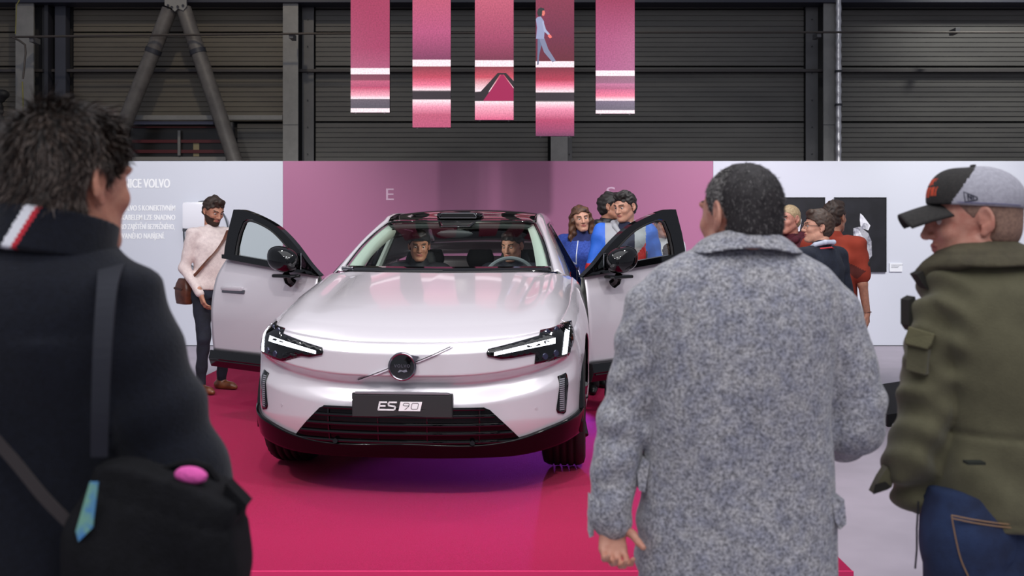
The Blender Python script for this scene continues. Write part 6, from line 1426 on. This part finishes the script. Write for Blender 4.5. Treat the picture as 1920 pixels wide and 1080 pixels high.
# jeans pocket and stitching lie on the seat of the jeans
B = Blob(); rows_loft(B, [(920, 1722, 2005, .12, .0), (960, 1730, 2000, .128, 0), (1020, 1738, 2005, .135, 0), (1090, 1746, 2008, .13, 0), (1140, 1750, 2005, .11, 0)], dC, rC, n=2.5); V, Q = B.mesh(.009, post=lambda X, Y, Z: .005*np.sin(18*X+22*Z+2*np.sin(9*Z))); unturn(link('jeans_seat', npme('js', V, Q), jeans, rC), rC)
def onseat(x, y): 
    cx_ = (1870-CX)/F*dC-rC.location.x; X = float(pC(x, y)[0]); rx = .172; ry = .131; q = max(0, 1-abs((X-cx_)/rx)**2.5)**(1/2.5); dd = -(ry*q+.021)
    return tuple(LC(x, y, dC+dd*1.0)*1.0)
for pts in ([(1784, 966), (1830, 975), (1880, 982), (1925, 985)], [(1784, 966), (1792, 1010), (1802, 1050), (1816, 1082)], [(1786, 972), (1830, 981), (1880, 988), (1925, 991)]):
    T = crom([(i, *p) for i, p in enumerate(pts)], 16); unturn(MB().tube([onseat(r[1], r[2]) for r in T], .0016, 5).build('pocket_stitching', stitch, rC, True), rC)
unturn(MB().tube([tuple(pC(1722, 940, -.02)), tuple(pC(1719, 990, -.02)), tuple(pC(1719, 1030, -.02)), tuple(pC(1716, 1066, -.02))], .0022, 6).build('drawcord', mat('cord_dark', (30, 30, 36), .7), rC, True), rC)
# cap
capd = mat('cap_charcoal', (50, 47, 45), .9, noise=(150, (38, 36, 35), 3, .35, .65), bump=(400, .3)); capg = mat('cap_grey', (178, 176, 186), .9, noise=(120, (160, 158, 168), 3, .35, .65), bump=(400, .3)); capo = mat('cap_orange', (206, 76, 44), .8)
B = Blob(); B.ell(frC(0, .012, .048), (.089, .110, .088), .01, R=frC.R); B.ell(frC(0, -.04, .07), (.070, .060, .066), .02, R=frC.R)
def capcut(X, Y, Z):
    x, y, z = X-frC.o[0], Y-frC.o[1], Z-frC.o[2]; R = frC.R; ly = R[0, 1]*x+R[1, 1]*y+R[2, 1]*z; lz = R[0, 2]*x+R[1, 2]*y+R[2, 2]*z
    return (.040-.16*ly)-lz
B.fn(capcut, frC.o-.4, frC.o+.4, .004, '*'); V, Q = B.mesh(.0036); L_ = (cent(V, Q)-frC.o) @ frC.R
mi = np.where(L_[:, 1] < -.062+np.maximum(0, L_[:, 2]-.045)**1.25*1.55, 0, 1)
org = (mi == 0) & (np.abs(L_[:, 0]) < .046) & (((L_[:, 2] > .074) & (L_[:, 2] < .096)) | ((L_[:, 2] > .102) & (L_[:, 2] < .116) & (np.abs(L_[:, 0]) < .03))) & (np.sin(L_[:, 0]*420) > -.72); mi[org] = 2
cap = link('cap', npme('cap', V*kC, Q, mi), [capd, capg, capo], rC)
def brim(u, v):
    a = (2*u-1); x = a*.080*(1-.10*v); y = -.078-(.092*v)*(1-.10*abs(a)**4)+.022*abs(a)**2.2*(1-.6*v); z = .056-.034*abs(a)**2-.020*v+.002*math.sin(3*v)
    return tuple(frC(x, y, z)*kC)
grid_mesh('cap_brim', brim, 25, 14, capd, cap, .005)
MB().tube([tuple(frC(0, .012, .130)*kC), tuple(frC(0, .012, .141)*kC)], [.009, .006], 12).build('cap_button', capd, cap, True)
b = MB()
def capsurf(y, z):
    q = max(.05, 1-((y-.012)/.110)**2-((z-.048)/.088)**2); return frC(.089*math.sqrt(q)+.0012, y, z)*kC
for p, q in [((.0, .052), (.0, .076)), ((.0, .076), (-.0+.026, .060)), ((.026, .060), (.026, .054)), ((.026, .054), (.0, .052)), ((.007, .055), (.007, .069)), ((.007, .069), (.014, .056)), ((.014, .056), (.014, .066)), ((.018, .064), (.018, .055))]:
    b.tube([tuple(capsurf(p[0]-.03, p[1])), tuple(capsurf((p[0]+q[0])/2-.03, (p[1]+q[1])/2)), tuple(capsurf(q[0]-.03, q[1]))], .0012, 5)
b.build('cap_emblem', mat('emblem_ink', (30, 30, 52), .7), cap)
b = MB(); b.tube([tuple(capsurf(y, .046-.16*y)) for y in np.linspace(-.055, .095, 20)], .0012, 5); b.build('cap_seam', mat('seam_violet', (110, 108, 140), .8), cap, True)
# cropped hair under the cap
HH = hair_blob(frC, 'buzz'); HH.fn(lambda X, Y, Z: -(capcut(X, Y, Z)+.004), frC.o-.4, frC.o+.4, .004, '*'); V, Q = HH.mesh(.0045)
link('hair', npme('hair', V*kC, Q), [mat('hair_shaved', (150, 118, 100), .7, noise=(120, (120, 92, 80), 4, .35, .65))], rC)
